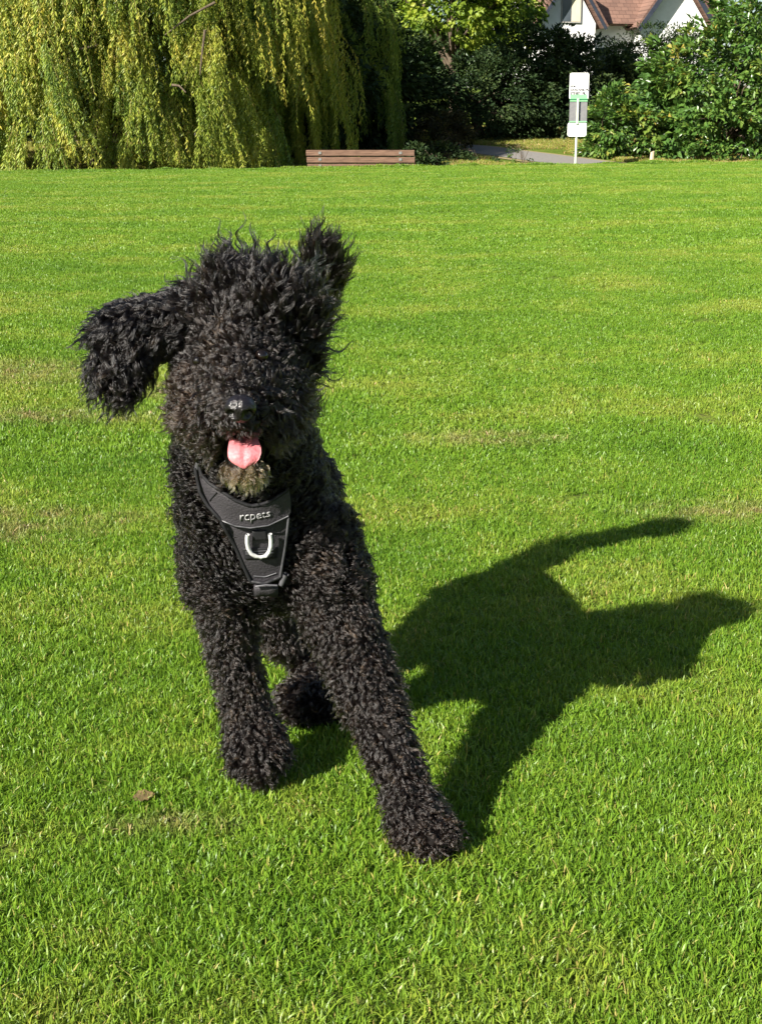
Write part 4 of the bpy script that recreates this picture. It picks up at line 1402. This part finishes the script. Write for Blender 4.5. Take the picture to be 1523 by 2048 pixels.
    tg = (np.abs(px - 488) < 44) & (py > 858) & (py < 925) & (root[:, 1] < 2.0)
    keep &= ~tg
    below = (np.abs(px - 488) < 40) & (py >= 925) & (py < 960) & (root[:, 1] < 1.95)
    L = np.where(below, np.minimum(L, .024), L)
    # moustache hair just above the mouth stays short
    ab = (np.abs(px - 485) < 50) & (py > 825) & (py <= 858) & (root[:, 1] < 1.95)
    L = np.where(ab, np.minimum(L, .016), L)
    for (ex, ey) in ((397, 722), (523, 712)):
        de = np.hypot(px - ex, py - ey)
        keep &= ~((de < 17) & (root[:, 1] < 2.1))
        L = np.where((de < 66) & (root[:, 1] < 2.1), np.minimum(L, .007 + np.maximum(0, de - 15) / 50 * .024), L)
    cand = np.nonzero((px > 360) & (px < 650) & (py > 890) & (py < 1200) & (root[:, 1] < 2.3) & ~isr('jaw', 'muzzle', 'cheek'))[0]
    for i in cand:
        loc, nn, ii, dd = PANEL.find_nearest(Vector(root[i]))
        if dd is not None and dd < .034:
            rx, ry = proj(np.array([tuple(loc)]))
            if math.hypot(rx[0] - px[i], ry[0] - py[i]) < 6: keep[i] = False
            elif dd < .034: L[i] = min(L[i], .016)
    idx = np.nonzero(keep)[0]
    root, n, comb, L, par, reg, px, py = root[idx], n[idx], comb[idx], L[idx], par[idx], reg[idx], px[idx], py[idx]
    NL = len(idx)
    K = 11
    SP = 11
    s = np.linspace(0, 1, K)
    lift = par[:, 1:2]; cst = par[:, 2:3]
    dA = n * (lift + .35) + comb * cst + r.normal(0, .12, (NL, 3)); dA /= np.linalg.norm(dA, axis=1)[:, None]
    dB = n * lift * .45 + comb * (cst + .25) + np.array([0, 0, -.12]); dB /= np.linalg.norm(dB, axis=1)[:, None]
    ref = n + r.normal(0, .45, (NL, 3)); U = np.cross(dB, ref); U /= np.linalg.norm(U, axis=1)[:, None]; Wv = np.cross(dB, U)
    amp = par[:, 3] * r.uniform(.5, 1.4, NL); lam = par[:, 4] * r.uniform(.75, 1.35, NL)
    ph = 3.0 * field(root, 60, 1.1)[:, 0] + 2.0 * field(root, 130, .3)[:, 1] + r.normal(0, .55, NL); hand = np.where(field(root, 25, .9)[:, 2] + r.normal(0, .5, NL) < 0, -1, 1)
    ell = r.uniform(.25, 1.0, NL)
    NS = NL * SP
    li = np.repeat(np.arange(NL), SP)
    # strands scattered round the lock's root
    o1 = r.normal(0, 1, NS); o2 = r.normal(0, 1, NS)
    t1 = np.cross(n, ref); t1 /= np.linalg.norm(t1, axis=1)[:, None]; t2 = np.cross(n, t1)
    lr = par[:, 5]
    Ls = L[li] * r.uniform(.75, 1.12, NS)
    pts = np.empty((NS, K, 3), np.float32)
    fly = (r.random(NS) < .07)
    for k in range(K):
        q = s[k]
        base = root[li] + Ls[:, None] * (q * dA[li] + q * q * .5 * (dB - dA)[li])
        th = hand[li] * 2 * np.pi * q * Ls / lam[li] * 1.0 + ph[li] + np.where(fly, o1, 0)
        am = amp[li] * min(1.0, q * 2.6) * (1 + np.where(fly, .5, 0))
        base = base + am[:, None] * (np.cos(th)[:, None] * U[li] + (ell[li] * np.sin(th))[:, None] * Wv[li]) - (am * 0)[:, None]
        sp = lr[li] * (.60 - .44 * q) * np.where(fly, 1.8, 1)
        base = base + sp[:, None] * (o1[:, None] * t1[li] + o2[:, None] * t2[li])
        if k == 0: base = base - n[li] * .002
        pts[:, k] = base
    rad = np.interp(s, [0, .6, 1], [.00050, .00042, .00012])
    rads = np.tile(rad, (NS, 1)) * r.uniform(.8, 1.35, NS)[:, None]
    # tan beard under the tongue, brown on the cheeks
    warm = par[:, 7] + r.normal(0, .12, NL)
    beard = np.exp(-(((px - 487) / 55) ** 2 + ((py - 950) / 32) ** 2)) * (root[:, 1] < 1.97) * isr('jaw')
    left = np.clip((500 - px) / 120, 0, 1) * isr('cheek', 'muzzle')
    t = np.clip(.26 * warm + .10 * left + .46 * beard * r.uniform(.5, 1.2, NL), 0, 1)
    # a few sun-bleached / grey locks
    t = np.clip(t + np.where(r.random(NL) < .06, .2, 0), 0, 1)
    return pts.reshape(-1, 3), rads.ravel().astype(np.float32), np.full(NS, K, np.int32), np.repeat(t, SP).astype(np.float32)


def hair_mat():
    m = bpy.data.materials.new('black_curly_coat'); m.use_nodes = True
    N, L = m.node_tree.nodes, m.node_tree.links
    N.remove(N['Principled BSDF'])
    h = N.new('ShaderNodeBsdfHairPrincipled')
    h.parametrization = 'COLOR'
    at = N.new('ShaderNodeAttribute'); at.attribute_name = 'tone'
    r = ramp(N, [(0.0, (0.0024, 0.0022, 0.0024)), (0.25, (0.012, 0.008, 0.006)), (0.5, (0.045, 0.028, 0.016)), (1.0, (0.34, 0.25, 0.13))])
    L.new(at.outputs['Fac'], r.inputs[0]); L.new(r.outputs[0], h.inputs['Color'])
    h.inputs['IOR'].default_value = 1.45
    h.inputs['Roughness'].default_value = .26
    h.inputs['Radial Roughness'].default_value = .32
    h.inputs['Coat'].default_value = 0.0
    h.inputs['Random Roughness'].default_value = .2
    L.new(h.outputs[0], N['Material Output'].inputs['Surface'])
    return m


pts, rads, sizes, tone = build_coat()
hc = bpy.data.hair_curves.new('coat')
hc.add_curves([int(x) for x in sizes])
hc.attributes['position'].data.foreach_set('vector', pts.ravel())
ra = hc.attributes.get('radius') or hc.attributes.new('radius', 'FLOAT', 'POINT')
ra.data.foreach_set('value', rads)
ta = hc.attributes.new('tone', 'FLOAT', 'CURVE'); ta.data.foreach_set('value', tone)
hc.materials.append(hair_mat())
coat = link('coat', hc, dog)
coat['label'] = 'black wavy coat with brown cheeks and a tan beard'
coat['kind'] = 'stuff'
print('hair strands', len(sizes))
